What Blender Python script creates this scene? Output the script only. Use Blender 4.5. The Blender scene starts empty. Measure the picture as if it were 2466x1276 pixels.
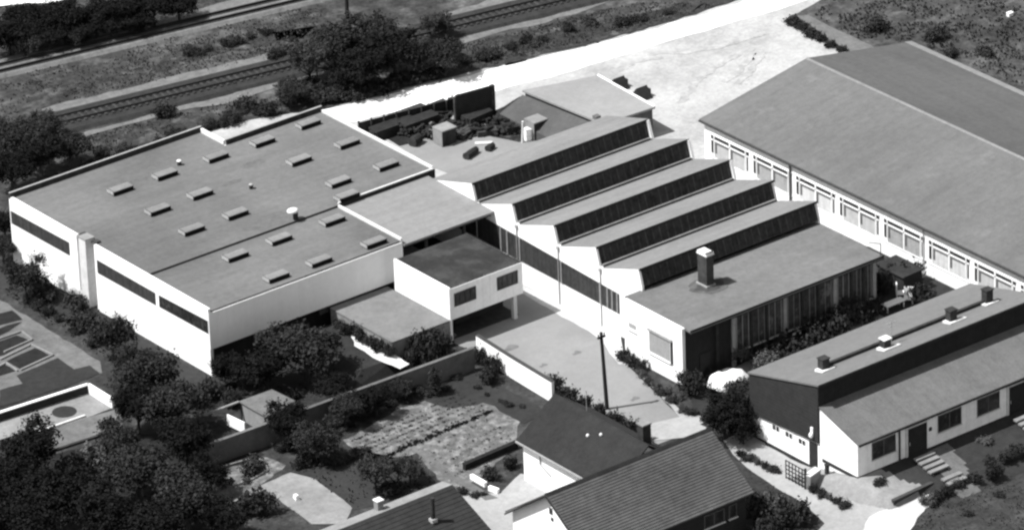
import bpy, math, random
from mathutils import Vector, Matrix, noise
R = math.radians
random.seed(7)
scene = bpy.context.scene
COL = scene.collection

# ------------------------------------------------------------------ camera
W_PX, H_PX, FOC = 2466.0, 1276.0, 15000.0
def cam_axes(yaw, pitch, roll):
    cy, sy, cp, sp = math.cos(yaw), math.sin(yaw), math.cos(pitch), math.sin(pitch)
    f = Vector((sy*cp, cy*cp, -sp)); r = Vector((cy, -sy, 0)); u = r.cross(f)
    cr, sr = math.cos(roll), math.sin(roll)
    return cr*r + sr*u, -sr*r + cr*u, f
RIGHT, UP, FWD = cam_axes(R(37.274), R(25.949), R(-2.157))
CAM = Vector((-288.93, -426.09, 260.39))
cam_data = bpy.data.cameras.new('camera')
cam = bpy.data.objects.new('camera', cam_data); COL.objects.link(cam)
cam.matrix_world = Matrix(((RIGHT.x, UP.x, -FWD.x, CAM.x), (RIGHT.y, UP.y, -FWD.y, CAM.y),
                           (RIGHT.z, UP.z, -FWD.z, CAM.z), (0, 0, 0, 1)))
cam_data.sensor_width = 36.0; cam_data.lens = FOC/W_PX*36.0
cam_data.clip_start = 5.0; cam_data.clip_end = 6000.0
scene.camera = cam

def G(px, py, z=0.0):
    """Ground (or height z) point of the place that the survey photo shows at a pixel."""
    d = RIGHT*(px - W_PX/2) - UP*(py - H_PX/2) + FWD*FOC
    t = (z - CAM.z)/d.z
    return CAM + d*t

# ------------------------------------------------------------------ light
SUN_TO = Vector((-0.60, 0.25, 1.0)).normalized()          # direction towards the sun
elev = math.asin(SUN_TO.z); azim = math.atan2(SUN_TO.x, SUN_TO.y)
world = bpy.data.worlds.new('World'); scene.world = world; world.use_nodes = True
wn = world.node_tree; wn.nodes.clear()
sky = wn.nodes.new('ShaderNodeTexSky'); sky.sky_type = 'NISHITA'; sky.sun_disc = False
sky.sun_elevation = elev; sky.sun_rotation = azim
bw = wn.nodes.new('ShaderNodeRGBToBW'); bg = wn.nodes.new('ShaderNodeBackground'); wo = wn.nodes.new('ShaderNodeOutputWorld')
bg.inputs['Strength'].default_value = 0.115
wn.links.new(sky.outputs[0], bw.inputs[0]); wn.links.new(bw.outputs[0], bg.inputs['Color']); wn.links.new(bg.outputs[0], wo.inputs[0])
sd = bpy.data.lights.new('sun', 'SUN'); sd.energy = 4.2; sd.angle = R(0.5); sd.color = (1.0, 0.998, 0.995)
so = bpy.data.objects.new('sun', sd); COL.objects.link(so)
so.rotation_euler = SUN_TO.to_track_quat('Z', 'Y').to_euler(); so.location = (0, 0, 120)
scene.view_settings.view_transform = 'Standard'; scene.view_settings.look = 'None'
scene.view_settings.exposure = 0.80; scene.view_settings.gamma = 1.0
scene.render.filter_size = 1.9
scene.cycles.pixel_filter_type = 'BLACKMAN_HARRIS'; scene.cycles.filter_width = 2.5
scene.cycles.max_bounces = 5; scene.cycles.diffuse_bounces = 3

# ------------------------------------------------------------------ materials (black-and-white place: neutral greys)
MATS = {}
def mat(name, base, var=0.18, scale=0.6, fine=6.0, rough=0.9, seam=None, stain=0.0, streak=None, bump=0.0, spec=0.2, thr=None):
    """Grey procedural surface. seam=(axis, spacing, width, strength); streak=axis the blotches run along;
    thr=(light value, scale, level, softness) adds patches of a second grey with ragged borders."""
    m = bpy.data.materials.new(name); m.use_nodes = True
    nt = m.node_tree; N = nt.nodes; L = nt.links; b = N['Principled BSDF']
    b.inputs['Roughness'].default_value = rough; b.inputs['Specular IOR Level'].default_value = spec
    geo = N.new('ShaderNodeNewGeometry')
    def mapped(sc):
        mp = N.new('ShaderNodeMapping'); mp.inputs['Scale'].default_value = sc
        L.new(geo.outputs['Position'], mp.inputs['Vector']); return mp.outputs[0]
    def tex(vec, sc, det=5.0, ro=0.6):
        t = N.new('ShaderNodeTexNoise'); t.inputs['Scale'].default_value = sc; t.inputs['Detail'].default_value = det
        t.inputs['Roughness'].default_value = ro; L.new(vec, t.inputs['Vector']); return t.outputs['Fac']
    def math_(op, a, c, d=None):
        n = N.new('ShaderNodeMath'); n.operation = op
        for i, v in enumerate((a, c, d)):
            if v is None: continue
            if isinstance(v, (int, float)): n.inputs[i].default_value = v
            else: L.new(v, n.inputs[i])
        return n.outputs[0]
    s1 = (1, 1, 1)
    if streak == 'x': s1 = (0.18, 1.6, 1.0)
    if streak == 'y': s1 = (1.6, 0.18, 1.0)
    if streak == 'z': s1 = (2.2, 2.2, 0.15)
    v1 = mapped(s1); v2 = mapped((1, 1, 1))
    n1 = tex(v1, scale, 5.0, 0.62); n2 = tex(v2, fine, 3.0, 0.6)
    f = math_('ADD', math_('MULTIPLY', math_('SUBTRACT', n1, 0.5), 3.2*var), math_('MULTIPLY', math_('SUBTRACT', n2, 0.5), 2.2*var))
    n4 = tex(v2, 1.5, 6.0, 0.72)
    f = math_('ADD', f, math_('MULTIPLY', math_('SUBTRACT', n4, 0.5), 4.6*var))
    f = math_('ADD', f, 1.0)
    if stain:
        n3 = tex(v2, scale*0.22, 3.0, 0.5)
        st = N.new('ShaderNodeMapRange'); L.new(n3, st.inputs[0])
        st.inputs[1].default_value = 0.42; st.inputs[2].default_value = 0.66
        st.inputs[3].default_value = 1.0; st.inputs[4].default_value = 1.0 - stain
        f = math_('MULTIPLY', f, st.outputs[0])
    if seam:
        ax, sp, wd, stg = seam
        sx = N.new('ShaderNodeSeparateXYZ'); L.new(geo.outputs['Position'], sx.inputs[0])
        fr = math_('FRACT', math_('MULTIPLY', sx.outputs['XYZ'.index(ax.upper())], 1.0/sp), 0.0)
        ln = math_('LESS_THAN', fr, wd/sp)
        f = math_('MULTIPLY', f, math_('SUBTRACT', 1.0, math_('MULTIPLY', ln, stg)))
    val = math_('MULTIPLY', math_('MAXIMUM', f, 0.12), base)
    if thr:
        lv, tsc, lev, soft = thr
        nt3 = tex(v2, tsc, 6.0, 0.65)
        mr = N.new('ShaderNodeMapRange'); L.new(nt3, mr.inputs[0]); mr.inputs[1].default_value = lev - soft; mr.inputs[2].default_value = lev + soft
        k = mr.outputs[0]
        val = math_('ADD', math_('MULTIPLY', val, math_('SUBTRACT', 1.0, k)), math_('MULTIPLY', math_('MULTIPLY', k, lv), f))
    cmb = N.new('ShaderNodeCombineColor')
    for i in range(3): L.new(val, cmb.inputs[i])
    L.new(cmb.outputs[0], b.inputs['Base Color'])
    if bump:
        bn = N.new('ShaderNodeBump'); bn.inputs['Strength'].default_value = bump; bn.inputs['Distance'].default_value = 0.05
        L.new(n2, bn.inputs['Height']); L.new(bn.outputs[0], b.inputs['Normal'])
    MATS[name] = m; return m

M_white = mat('white_render', 0.80, 0.05, 0.5, 4.0, streak='z')
M_whiteB = mat('white_painted_wall', 0.72, 0.07, 0.5, 4.0, streak='z', bump=0.1)
M_front = mat('pale_panel_wall', 0.80, 0.045, 0.6, 5.0, streak='z')
M_bridge = mat('pale_facing_panels', 0.86, 0.10, 0.7, 5.0, seam=('x', 0.9, 0.05, 0.10), streak='z')
M_hallroof = mat('bitumen_roof_felt', 0.135, 0.15, 0.35, 5.0, seam=('y', 1.05, 0.07, 0.10), stain=0.26, streak='x')
M_parapet = mat('dark_flashing', 0.045, 0.15)
M_black = mat('near_black', 0.010, 0.2, spec=0.05)
M_cap = mat('pale_coping', 0.62, 0.10, 1.2)
M_canroof = mat('weathered_sheet_roof', 0.195, 0.13, 0.5, 5.0, seam=('y', 1.1, 0.10, 0.08), streak='x')
M_saw = mat('shed_roof_felt', 0.185, 0.14, 0.5, 6.0, streak='x', stain=0.12, seam=('x', 1.0, 0.05, 0.10))
M_office = mat('office_roof_felt', 0.14, 0.16, 0.4, 5.0, streak='x', stain=0.22)
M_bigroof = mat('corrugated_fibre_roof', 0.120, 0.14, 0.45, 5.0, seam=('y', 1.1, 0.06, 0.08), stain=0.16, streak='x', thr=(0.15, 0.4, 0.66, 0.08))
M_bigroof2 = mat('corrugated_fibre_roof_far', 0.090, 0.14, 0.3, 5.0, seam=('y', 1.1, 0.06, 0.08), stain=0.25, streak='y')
M_terroof = mat('terrace_roof_felt', 0.135, 0.12, 0.5, 6.0, streak='x')
M_terroof2 = mat('terrace_low_roof_felt', 0.120, 0.16, 0.6, 6.0, seam=('x', 1.0, 0.06, 0.12), streak='y', stain=0.15)
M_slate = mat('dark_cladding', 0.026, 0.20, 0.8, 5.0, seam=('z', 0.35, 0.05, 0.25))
M_darkband = mat('dark_weatherboard', 0.020, 0.25, 0.8, 5.0, seam=('x', 1.2, 0.06, 0.3))
M_tile = mat('dark_roof_tiles', 0.074, 0.24, 0.7, 7.0, stain=0.22)
M_tile2 = mat('dark_slate_roof', 0.022, 0.22, 0.7, 6.0, stain=0.15, bump=0.2)
M_tile3 = mat('old_roof_tiles', 0.026, 0.25, 0.8, 7.0, stain=0.2)
M_bridgeroof = mat('dark_felt_roof', 0.024, 0.22, 0.35, 4.0, thr=(0.040, 0.35, 0.52, 0.06))
M_deck = mat('concrete_deck', 0.175, 0.16, 0.3, 5.0, stain=0.2)
M_brick = mat('brick_chimney', 0.045, 0.35, 2.0, 9.0, bump=0.3)
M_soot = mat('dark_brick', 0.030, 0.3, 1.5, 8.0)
M_lead = mat('lead_flashing', 0.65, 0.15)
M_metal = mat('painted_metal', 0.30, 0.15)
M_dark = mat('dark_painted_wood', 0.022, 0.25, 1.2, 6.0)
M_bar = mat('grey_glazing_bar', 0.10, 0.2)
M_barw = mat('pale_window_frame', 0.62, 0.10)
M_blind = mat('pale_blind', 0.40, 0.14, 1.2, 5.0, streak='z')
M_blindB = mat('grey_blind', 0.30, 0.2, 1.2, 5.0, streak='z')
M_blindC = mat('white_blind', 0.50, 0.16, 1.2, 5.0, streak='z')
M_shutter = mat('roller_shutter', 0.30, 0.12, 1.0, 5.0, seam=('z', 0.14, 0.04, 0.35))
M_wood = mat('weathered_timber', 0.045, 0.4, 1.5, 8.0)
M_sleeper = mat('old_sleeper', 0.036, 0.5, 1.2, 5.0)
M_woodp = mat('pale_timber', 0.30, 0.3, 1.5, 8.0)
M_pole = mat('creosoted_pole', 0.020, 0.3)
M_wall = mat('garden_wall_render', 0.12, 0.22, 0.6, 5.0, stain=0.25)
M_garage = mat('garage_render', 0.24, 0.2, 0.6, 5.0, stain=0.2)
M_conc = mat('concrete', 0.22, 0.18, 0.6, 5.0, stain=0.2)
M_pale = mat('pale_concrete', 0.55, 0.15, 0.6, 5.0)
def glass(name, v, rough=0.25):
    m = mat(name, v, 0.5, 0.9, 2.5, rough=rough, spec=0.3, thr=(v*2.6, 0.7, 0.60, 0.04)); return m
M_glass = glass('dark_glass', 0.022)
M_saglass = mat('wired_shed_glass', 0.018, 0.6, 0.7, 3.0, rough=0.5, spec=0.2, seam=('x', 0.85, 0.13, -1.3), streak='z')
M_band = mat('dark_window_band', 0.040, 0.45, 0.8, 4.0, rough=0.5, spec=0.2, streak='z', seam=('y', 0.62, 0.07, 0.45))
M_pane = glass('grey_window_pane', 0.050)
M_grass = mat('rough_grass', 0.032, 0.45, 0.22, 3.0, stain=0.35, thr=(0.055, 0.45, 0.58, 0.10))
M_lawn = mat('mown_lawn', 0.028, 0.28, 0.35, 4.0, stain=0.25)
M_bank = mat('dry_grass_bank', 0.040, 0.50, 0.25, 2.6, streak='x', stain=0.40, thr=(0.105, 0.35, 0.57, 0.10))
M_field = mat('dark_field', 0.046, 0.50, 0.30, 2.8, stain=0.45, thr=(0.095, 0.5, 0.56, 0.10))
M_gravel = mat('white_gravel', 0.36, 0.14, 0.22, 3.0, stain=0.0, thr=(0.27, 0.14, 0.54, 0.10), bump=0.1)
M_road = mat('white_dust_road', 0.78, 0.08, 0.4, 4.0)
M_yard = mat('asphalt_yard', 0.225, 0.07, 0.35, 6.0, stain=0.20)
M_strip = mat('pale_paving', 0.42, 0.14, 0.6, 5.0, stain=0.15)
M_path = mat('garden_path', 0.125, 0.25, 0.6, 5.0, stain=0.2)
M_lane = mat('pale_lane', 0.30, 0.14, 0.4, 5.0, stain=0.15)
M_cross = mat('bleached_lane', 0.44, 0.14, 0.5, 5.0)
M_soil = mat('garden_soil', 0.105, 0.40, 0.9, 5.0, thr=(0.17, 0.9, 0.55, 0.06))
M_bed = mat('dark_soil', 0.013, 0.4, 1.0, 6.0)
M_scrub = mat('trampled_ground', 0.014, 0.5, 0.6, 4.0, thr=(0.06, 0.5, 0.62, 0.06))
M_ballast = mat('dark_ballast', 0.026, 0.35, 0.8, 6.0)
M_ballastp = mat('pale_ballast', 0.13, 0.30, 0.6, 5.0)
M_rail = mat('rail_steel', 0.30, 0.2, rough=0.5)
M_railo = mat('rusty_rail', 0.020, 0.2)
M_leaf = mat('dark_foliage', 0.027, 0.62, 0.9, 4.0, spec=0.05)
M_leafB = mat('mid_foliage', 0.038, 0.62, 0.9, 4.0, spec=0.05)
M_leafC = mat('pale_foliage', 0.080, 0.40, 1.2, 4.0, spec=0.05)
M_leafD = mat('deep_foliage', 0.011, 0.62, 0.9, 4.0, spec=0.05)
M_tuft = mat('grass_tuft', 0.052, 0.4, 0.5, 4.0, spec=0.05)
M_tuftp = mat('dry_grass_tuft', 0.105, 0.4, 0.5, 4.0, spec=0.05)
M_scr = mat('scrub_ground', 0.030, 0.55, 0.5, 3.0, thr=(0.07, 0.5, 0.60, 0.08))
M_bark = mat('tree_bark', 0.035, 0.3)
M_veg = mat('vegetable_leaves', 0.075, 0.5, 1.5, 5.0, spec=0.05)
M_vegp = mat('pale_vegetable_leaves', 0.20, 0.4, 1.5, 5.0, spec=0.05)

# ------------------------------------------------------------------ helpers
WLOC = {}
def wl(o): return WLOC.get(o.name, Vector((0, 0, 0)))
class MB:
    def __init__(s): s.v = []; s.f = []
    def face(s, pts):
        i = len(s.v); s.v += [tuple(p) for p in pts]; s.f.append(tuple(range(i, i+len(pts)))); return s
    def box(s, x0, x1, y0, y1, z0, z1):
        if x0 > x1: x0, x1 = x1, x0
        if y0 > y1: y0, y1 = y1, y0
        return s.poly([(x0, y0), (x1, y0), (x1, y1), (x0, y1)], z0, z1)
    def poly(s, pts, z0, z1):
        """vertical prism over a ccw polygon; z0/z1 numbers or lists"""
        n = len(pts); i = len(s.v)
        zb = z0 if isinstance(z0, (list, tuple)) else [z0]*n; zt = z1 if isinstance(z1, (list, tuple)) else [z1]*n
        s.v += [(p[0], p[1], zb[k]) for k, p in enumerate(pts)] + [(p[0], p[1], zt[k]) for k, p in enumerate(pts)]
        s.f.append(tuple(i+k for k in reversed(range(n)))); s.f.append(tuple(i+n+k for k in range(n)))
        for k in range(n):
            q = (k+1) % n; s.f.append((i+k, i+q, i+n+q, i+n+k))
        return s
    def xprism(s, prof, x0, x1):
        """profile of (y,z) pushed along x"""
        n = len(prof); i = len(s.v)
        s.v += [(x0, p[0], p[1]) for p in prof] + [(x1, p[0], p[1]) for p in prof]
        s.f.append(tuple(i+k for k in range(n))); s.f.append(tuple(i+n+k for k in reversed(range(n))))
        for k in range(n):
            q = (k+1) % n; s.f.append((i+q, i+k, i+n+k, i+n+q))
        return s
    def yprism(s, prof, y0, y1):
        n = len(prof); i = len(s.v)
        s.v += [(p[0], y0, p[1]) for p in prof] + [(p[0], y1, p[1]) for p in prof]
        s.f.append(tuple(i+k for k in reversed(range(n)))); s.f.append(tuple(i+n+k for k in range(n)))
        for k in range(n):
            q = (k+1) % n; s.f.append((i+k, i+q, i+n+q, i+n+k))
        return s
    def bar(s, a, b, w, h=None, up=Vector((0, 0, 1))):
        a = Vector(a); b = Vector(b); h = h or w; d = (b-a).normalized()
        if abs(d.dot(up)) > 0.98: up = Vector((1, 0, 0))
        r = d.cross(up).normalized()*w/2; u = r.cross(d).normalized()*h/2
        i = len(s.v)
        for p in (a, b): s.v += [tuple(p-r-u), tuple(p+r-u), tuple(p+r+u), tuple(p-r+u)]
        s.f += [(i, i+1, i+2, i+3), (i+7, i+6, i+5, i+4)] + [(i+k, i+4+k, i+4+(k+1) % 4, i+(k+1) % 4) for k in range(4)]
        return s
    def tube(s, a, b, r0, r1=None, n=8):
        a = Vector(a); b = Vector(b); r1 = r0 if r1 is None else r1; d = (b-a).normalized()
        up = Vector((0, 0, 1)) if abs(d.z) < 0.95 else Vector((1, 0, 0))
        x = d.cross(up).normalized(); y = x.cross(d); i = len(s.v)
        for p, r in ((a, r0), (b, r1)):
            for k in range(n):
                t = 2*math.pi*k/n; s.v.append(tuple(p + x*r*math.cos(t) + y*r*math.sin(t)))
        s.f.append(tuple(i+k for k in range(n))); s.f.append(tuple(i+n+k for k in reversed(range(n))))
        for k in range(n):
            q = (k+1) % n; s.f.append((i+q, i+k, i+n+k, i+n+q))
        return s
    def blob(s, c, rx, ry, rz, n=8, m=5, jit=0.0):
        i = len(s.v)
        for a in range(m+1):
            th = math.pi*a/m
            for k in range(n):
                t = 2*math.pi*k/n; j = 1 + random.uniform(-jit, jit)
                s.v.append((c[0]+rx*j*math.sin(th)*math.cos(t), c[1]+ry*j*math.sin(th)*math.sin(t), c[2]+rz*j*math.cos(th)))
        for a in range(m):
            for k in range(n):
                q = (k+1) % n; s.f.append((i+a*n+k, i+(a+1)*n+k, i+(a+1)*n+q, i+a*n+q))
        return s
    def build(s, name, m, parent=None, smooth=False):
        me = bpy.data.meshes.new(name)
        lo = Vector([min(v[k] for v in s.v) for k in range(3)]); hi = Vector([max(v[k] for v in s.v) for k in range(3)])
        c = (lo+hi)/2; c.z = lo.z
        me.from_pydata([tuple(Vector(v)-c) for v in s.v], [], s.f); me.materials.append(m); me.update()
        if smooth:
            for p in me.polygons: p.use_smooth = True
        o = bpy.data.objects.new(name, me); COL.objects.link(o); WLOC[o.name] = c
        if parent: o.parent = parent; o.location = c - wl(parent)
        else: o.location = c
        return o
def tag(o, label, cat, group=None):
    o['label'] = label; o['category'] = cat
    if group: o['group'] = group
    return o
def thing(name, loc, label, cat, group=None):
    o = bpy.data.objects.new(name, None); COL.objects.link(o); o.location = loc; o.empty_display_size = 0.5
    WLOC[o.name] = Vector(loc); return tag(o, label, cat, group)
def ragged(pts, step=1.2, amp=0.25, seed=0):
    """subdivide a polygon border and jitter it so that ground patches meet with uneven edges"""
    rr = random.Random(seed); out = []
    for k in range(len(pts)):
        a = Vector(pts[k][:2]); b = Vector(pts[(k+1) % len(pts)][:2]); n = max(1, int((b-a).length/step))
        for j in range(n):
            p = a.lerp(b, j/n); out.append((p.x+rr.uniform(-amp, amp), p.y+rr.uniform(-amp, amp)))
    return out
def sheet(name, pts, z, m, amp=0.0, step=1.2, kind='structure'):
    pts = [(p[0], p[1]) for p in pts]
    if amp: pts = ragged(pts, step, amp, seed=hash(name) % 97 if False else sum(map(ord, name)))
    area = sum(pts[k][0]*pts[(k+1) % len(pts)][1] - pts[(k+1) % len(pts)][0]*pts[k][1] for k in range(len(pts)))
    if area < 0: pts = pts[::-1]
    from mathutils.geometry import tessellate_polygon
    vs = [(p[0], p[1], z) for p in pts]
    tris = tessellate_polygon([[Vector(v) for v in vs]])
    b = MB(); b.v = vs; b.f = [t if ((vs[t[1]][0]-vs[t[0]][0])*(vs[t[2]][1]-vs[t[0]][1])-(vs[t[2]][0]-vs[t[0]][0])*(vs[t[1]][1]-vs[t[0]][1])) > 0 else t[::-1] for t in tris]
    o = b.build(name, m)
    o['kind'] = kind
    return o
def pix(*pp): return [G(*p) for p in pp]

# ------------------------------------------------------------------ ground
b = MB(); n = 24
b.face([(-1500, -1500, 0), (1800, -1500, 0), (1800, 1800, 0), (-1500, 1800, 0)])
o = b.build('ground', M_grass); o['kind'] = 'structure'
# railway land
sheet('railway_bank', [(-60, 92), (-60, 48), (20, 46.5), (42, 43.5), (60, 42), (95, 35), (160, 24), (190, 46), (100, 66), (40, 84)], 0.02, M_bank, 0.6, 2.5)
sheet('far_field', pix((-60, -40), (-60, 12), (60, 10), (130, 2), (180, -10), (330, -25), (600, -60), (500, -90)), 0.03, M_road, 0.5, 2)
sheet('pale_verge', pix((-40, 150), (120, 122), (250, 92), (430, 38), (590, -8), (760, -30), (830, -30), (700, 6), (470, 62), (250, 110), (120, 140), (-40, 172)), 0.05, M_ballastp, 0.25, 1.5)
sheet('lower_verge', pix((100, 262), (330, 208), (560, 152), (680, 122), (690, 138), (560, 170), (330, 224), (110, 278)), 0.05, M_ballastp, 0.3, 1.5)
sheet('upper_verge', pix((1015, 46), (1090, 28), (1180, 2), (1230, -14), (1290, -14), (1200, 18), (1090, 46), (1020, 60)), 0.05, M_ballastp, 0.3, 1.5)
sheet('embankment_path', pix((1105, 92), (1180, 70), (1300, 48), (1400, 15), (1480, -10), (1520, -10), (1420, 22), (1310, 58), (1190, 82), (1115, 108)), 0.06, M_ballastp, 0.25, 1.5)
sheet('pale_track_side', pix((195, 322), (300, 295), (390, 270), (390, 279), (300, 304), (200, 332)), 0.06, M_ballastp, 0.15, 1.2)
sheet('pale_track_side', pix((420, 258), (520, 238), (620, 205), (700, 190), (700, 204), (640, 222), (540, 252), (430, 268)), 0.06, M_ballastp, 0.3, 1.2)
for pp in (((40, 222), (200, 196), (330, 166), (470, 128), (600, 98), (700, 72), (770, 60), (720, 92), (560, 128), (430, 160), (300, 192), (150, 226), (60, 246)),
           ((-40, 70), (100, 40), (430, -20), (640, -40), (520, 10), (330, 62), (160, 108), (-40, 140)),
           ((120, 284), (330, 232), (560, 178), (690, 150), (700, 172), (560, 200), (330, 256), (130, 306)),
           ((1120, 108), (1300, 62), (1420, 30), (1480, 20), (1400, 52), (1250, 96), (1130, 130)),
           ((1200, 150), (1400, 98), (1600, 40), (1700, 8), (1640, 44), (1420, 106), (1210, 160)),
           ((180, 340), (340, 296), (560, 268), (700, 236), (690, 262), (520, 298), (330, 330), (180, 410)),
           ((640, 60), (780, 20), (830, 40), (760, 110), (680, 130))):
    sheet('scrub_strip', pix(*pp), 0.035, M_scr, 0.55, 1.1)
# gravel road and works yard
top = pix((470, 335), (560, 300), (640, 284), (760, 268), (860, 246), (1000, 207), (1100, 184), (1200, 160), (1420, 108), (1650, 44), (1800, -4), (1850, -22), (2040, -22), (1985, 2), (1885, 50), (1950, 88), (2020, 118), (2080, 146))
sheet('gravel_yard', list(top) + [Vector((88, 5)), Vector((64, 5)), Vector((63, -20)), Vector((55, -22)), Vector((33.5, -18)), Vector((33.5, 10)), Vector((22.6, 29)), Vector((14, 33.2))], 0.035, M_gravel, 0.22, 1.2)
sheet('dust_road', list(pix((700, 284), (760, 272), (860, 249), (1000, 211), (1100, 188), (1200, 164), (1420, 113), (1650, 50), (1800, 3), (1850, -18), (2000, -18), (1880, 22), (1700, 75), (1450, 150), (1230, 212), (1000, 262), (860, 292), (790, 286))), 0.05, M_road, 0.25, 1.5)
sheet('trampled_yard', pix((868, 312), (1000, 282), (1100, 258), (1190, 270), (1255, 235), (1330, 255), (1450, 300), (1420, 330), (1200, 380), (1110, 425), (1060, 410), (950, 345)), 0.06, M_scrub, 0.35, 1.2)
sheet('pale_yard_floor', pix((960, 352), (1050, 330), (1140, 318), (1250, 345), (1330, 330), (1400, 320), (1250, 372), (1100, 425), (1060, 412)), 0.075, M_yard, 0.3, 1.2)
# factory court
sheet('court', [(20.9, -10.5), (20.4, -1), (33.3, 6), (33.3, -19), (31.0, -22.3), (30.5, -24)] + pix((1490, 860), (1640, 1006), (1700, 1030), (1570, 1075)) + [(20.4, -42), (20.5, -25), (21.1, -12)], 0.04, M_yard, 0.06, 1.5)
sheet('wall_paving', [(32.1, -1), (33.28, -1), (33.28, -19), (31.1, -22.1), (30.3, -24.5), (29.5, -23.5), (31.6, -17.5)], 0.055, M_strip, 0.12, 1.2)
sheet('side_paving', pix((1490, 850), (1530, 880), (1640, 990), (1720, 1010), (1640, 1040), (1560, 1030), (1640, 1006)), 0.07, M_lane, 0.08, 1.2)
sheet('entrance_paving', pix((1560, 1022), (1640, 1004), (1700, 1030), (1700, 1050), (1575, 1062)), 0.085, M_lane, 0.05, 1.2)
def ribbon(pp, w):
    L = []; Rr = []
    for k, q in enumerate(pp):
        a = pp[max(0, k-1)]; c = pp[min(len(pp)-1, k+1)]; d = (c-a); d.z = 0; d.normalize(); n_ = Vector((-d.y, d.x, 0))*w/2
        L.append(q+n_); Rr.append(q-n_)
    return L + Rr[::-1]
M_rut = mat('wheel_rut', 0.29, 0.16, 0.5, 3.0, thr=(0.35, 0.5, 0.52, 0.12))
for pp in (((1745, 200), (1775, 178), (1800, 150), (1815, 118)), ((1775, 205), (1800, 182), (1822, 152), (1838, 120)), ((1560, 130), (1660, 128), (1760, 108), (1850, 78)), ((1640, 250), (1660, 220), (1700, 180), (1780, 130)), ((1480, 175), (1530, 150), (1600, 140))):
    sheet('wheel_rut', ribbon(pix(*pp), 0.8), 0.06, M_rut, 0.28, 0.6)
M_oil = mat('oil_stain', 0.13, 0.2, 0.8, 4.0)
for (px, py, r) in ((1232, 838, 0.55), (1310, 880, 0.3), (1390, 850, 0.35), (1255, 905, 0.3), (1530, 960, 0.35)):
    p = G(px, py); sheet('oil_stain', [(p.x+r*1.4*math.cos(t*0.52), p.y+r*math.sin(t*0.52)) for t in range(12)], 0.055, M_oil, 0.10, 0.25)
# lane beside the terrace house
sheet('lane', pix((1740, 1060), (1790, 1040), (1850, 1050), (1840, 1072), (1905, 1105), (2000, 1150), (2100, 1205), (2150, 1222), (2200, 1200), (2245, 1180), (2250, 1210), (2210, 1245), (2170, 1300), (1950, 1300), (1985, 1260), (1930, 1210), (1830, 1150), (1780, 1110)), 0.05, M_lane, 0.10, 1.2)
sheet('pale_lane_crossing', pix((2090, 1245), (2150, 1222), (2245, 1180), (2235, 1215), (2190, 1280), (2080, 1280)), 0.07, M_cross, 0.15, 1.2)
sheet('field', pix((1990, -5), (2560, -5), (2560, 235), (2300, 170), (2200, 105), (2085, 118), (1985, 68), (1905, 40)), 0.04, M_field, 0.3, 1.5)
sheet('field_track', pix((1918, 40), (1945, 38), (2020, 75), (2095, 110), (2150, 140), (2080, 140), (2000, 100)), 0.055, M_path, 0.10, 1.2)
# gardens
sheet('garden_path', pix((-60, 705), (0, 722), (110, 790), (240, 872), (245, 898), (210, 905), (100, 835), (0, 765), (-60, 750)), 0.04, M_path, 0.12, 1)
sheet('lawn_strip', pix((-60, 690), (30, 700), (150, 770), (260, 850), (480, 990), (520, 920), (230, 745), (30, 640), (-60, 600)), 0.03, M_lawn, 0.2, 1.2)
sheet('side_path', pix((0, 940), (215, 880), (240, 900), (180, 925), (0, 980)), 0.05, M_lawn, 0.1, 1)
sheet('allotment', pix((-80, 740), (-20, 745), (90, 815), (200, 905), (60, 945), (-80, 985)), 0.03, M_path, 0.1, 1)
sheet('shaded_garden', pix((515, 905), (700, 850), (960, 830), (1130, 840), (800, 955), (500, 1000), (460, 960)), 0.03, M_lawn, 0.2, 1)
bt = [(9.6, -10.4), (13.6, -10.6), (13.6, -1.0), (10.2, -1.0)]; bb = [(7.2, -11.3), (15.0, -11.3), (15.0, -0.2), (8.0, -0.2)]
b = MB(); b.v = [(x, y, 1.35) for x, y in bt] + [(x, y, 0.0) for x, y in bb]; b.f = [(0, 1, 2, 3)] + [(4+k, 4+(k+1) % 4, (k+1) % 4, k) for k in range(4)]
o = b.build('garden_bank', M_lawn); o['kind'] = 'structure'
sheet('garden_walk', pix((838, 796, 1.35), (862, 792, 1.35), (885, 812, 1.35), (925, 840, 1.35), (985, 876, 1.35), (960, 888, 1.35), (900, 862, 1.35), (855, 832, 1.35)), 1.365, M_pale, 0.10, 0.7)
sheet('kitchen_garden', pix((830, 1060), (960, 985), (1150, 930), (1255, 1000), (1235, 1080), (1160, 1150), (1090, 1190), (1000, 1090), (900, 1120)), 0.03, M_soil, 0.2, 1)
sheet('grass_plot', pix((1000, 960), (1145, 895), (1310, 985), (1265, 1020), (1170, 970), (1090, 985)), 0.045, M_lawn, 0.2, 1)
sheet('grass_plot', pix((680, 1110), (860, 1080), (1000, 1110), (1060, 1180), (850, 1230), (760, 1170)), 0.03, M_lawn, 0.2, 1)
sheet('paved_court', pix((1110, 1180), (1200, 1190), (1255, 1140), (1345, 1160), (1330, 1210), (1240, 1290), (1170, 1290), (1080, 1200)), 0.05, M_lane, 0.08, 1)
sheet('garden_strip_path', pix((980, 1075), (1010, 1080), (1110, 1150), (1200, 1200), (1170, 1205), (1090, 1160)), 0.06, M_path, 0.08, 0.8)
sheet('concrete_terrace', pix((625, 1170), (700, 1138), (760, 1155), (850, 1222), (830, 1262), (750, 1262)), 0.06, M_conc, 0.06, 0.8)
sheet('flower_plot', pix((480, 1150), (640, 1100), (690, 1120), (640, 1160), (560, 1230), (510, 1240)), 0.04, M_soil, 0.15, 0.8)
sheet('office_garden', [(31.5, -31), (55, -31), (62.8, -24), (62.8, -42), (30, -42.2), (28, -36)], 0.03, M_lawn, 0.1, 1.5)
sheet('office_terrace', [(36.5, -31.0), (54.0, -31.0), (54.0, -33.6), (36.5, -33.9)], 0.05, M_conc, 0.15, 1.0)
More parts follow.
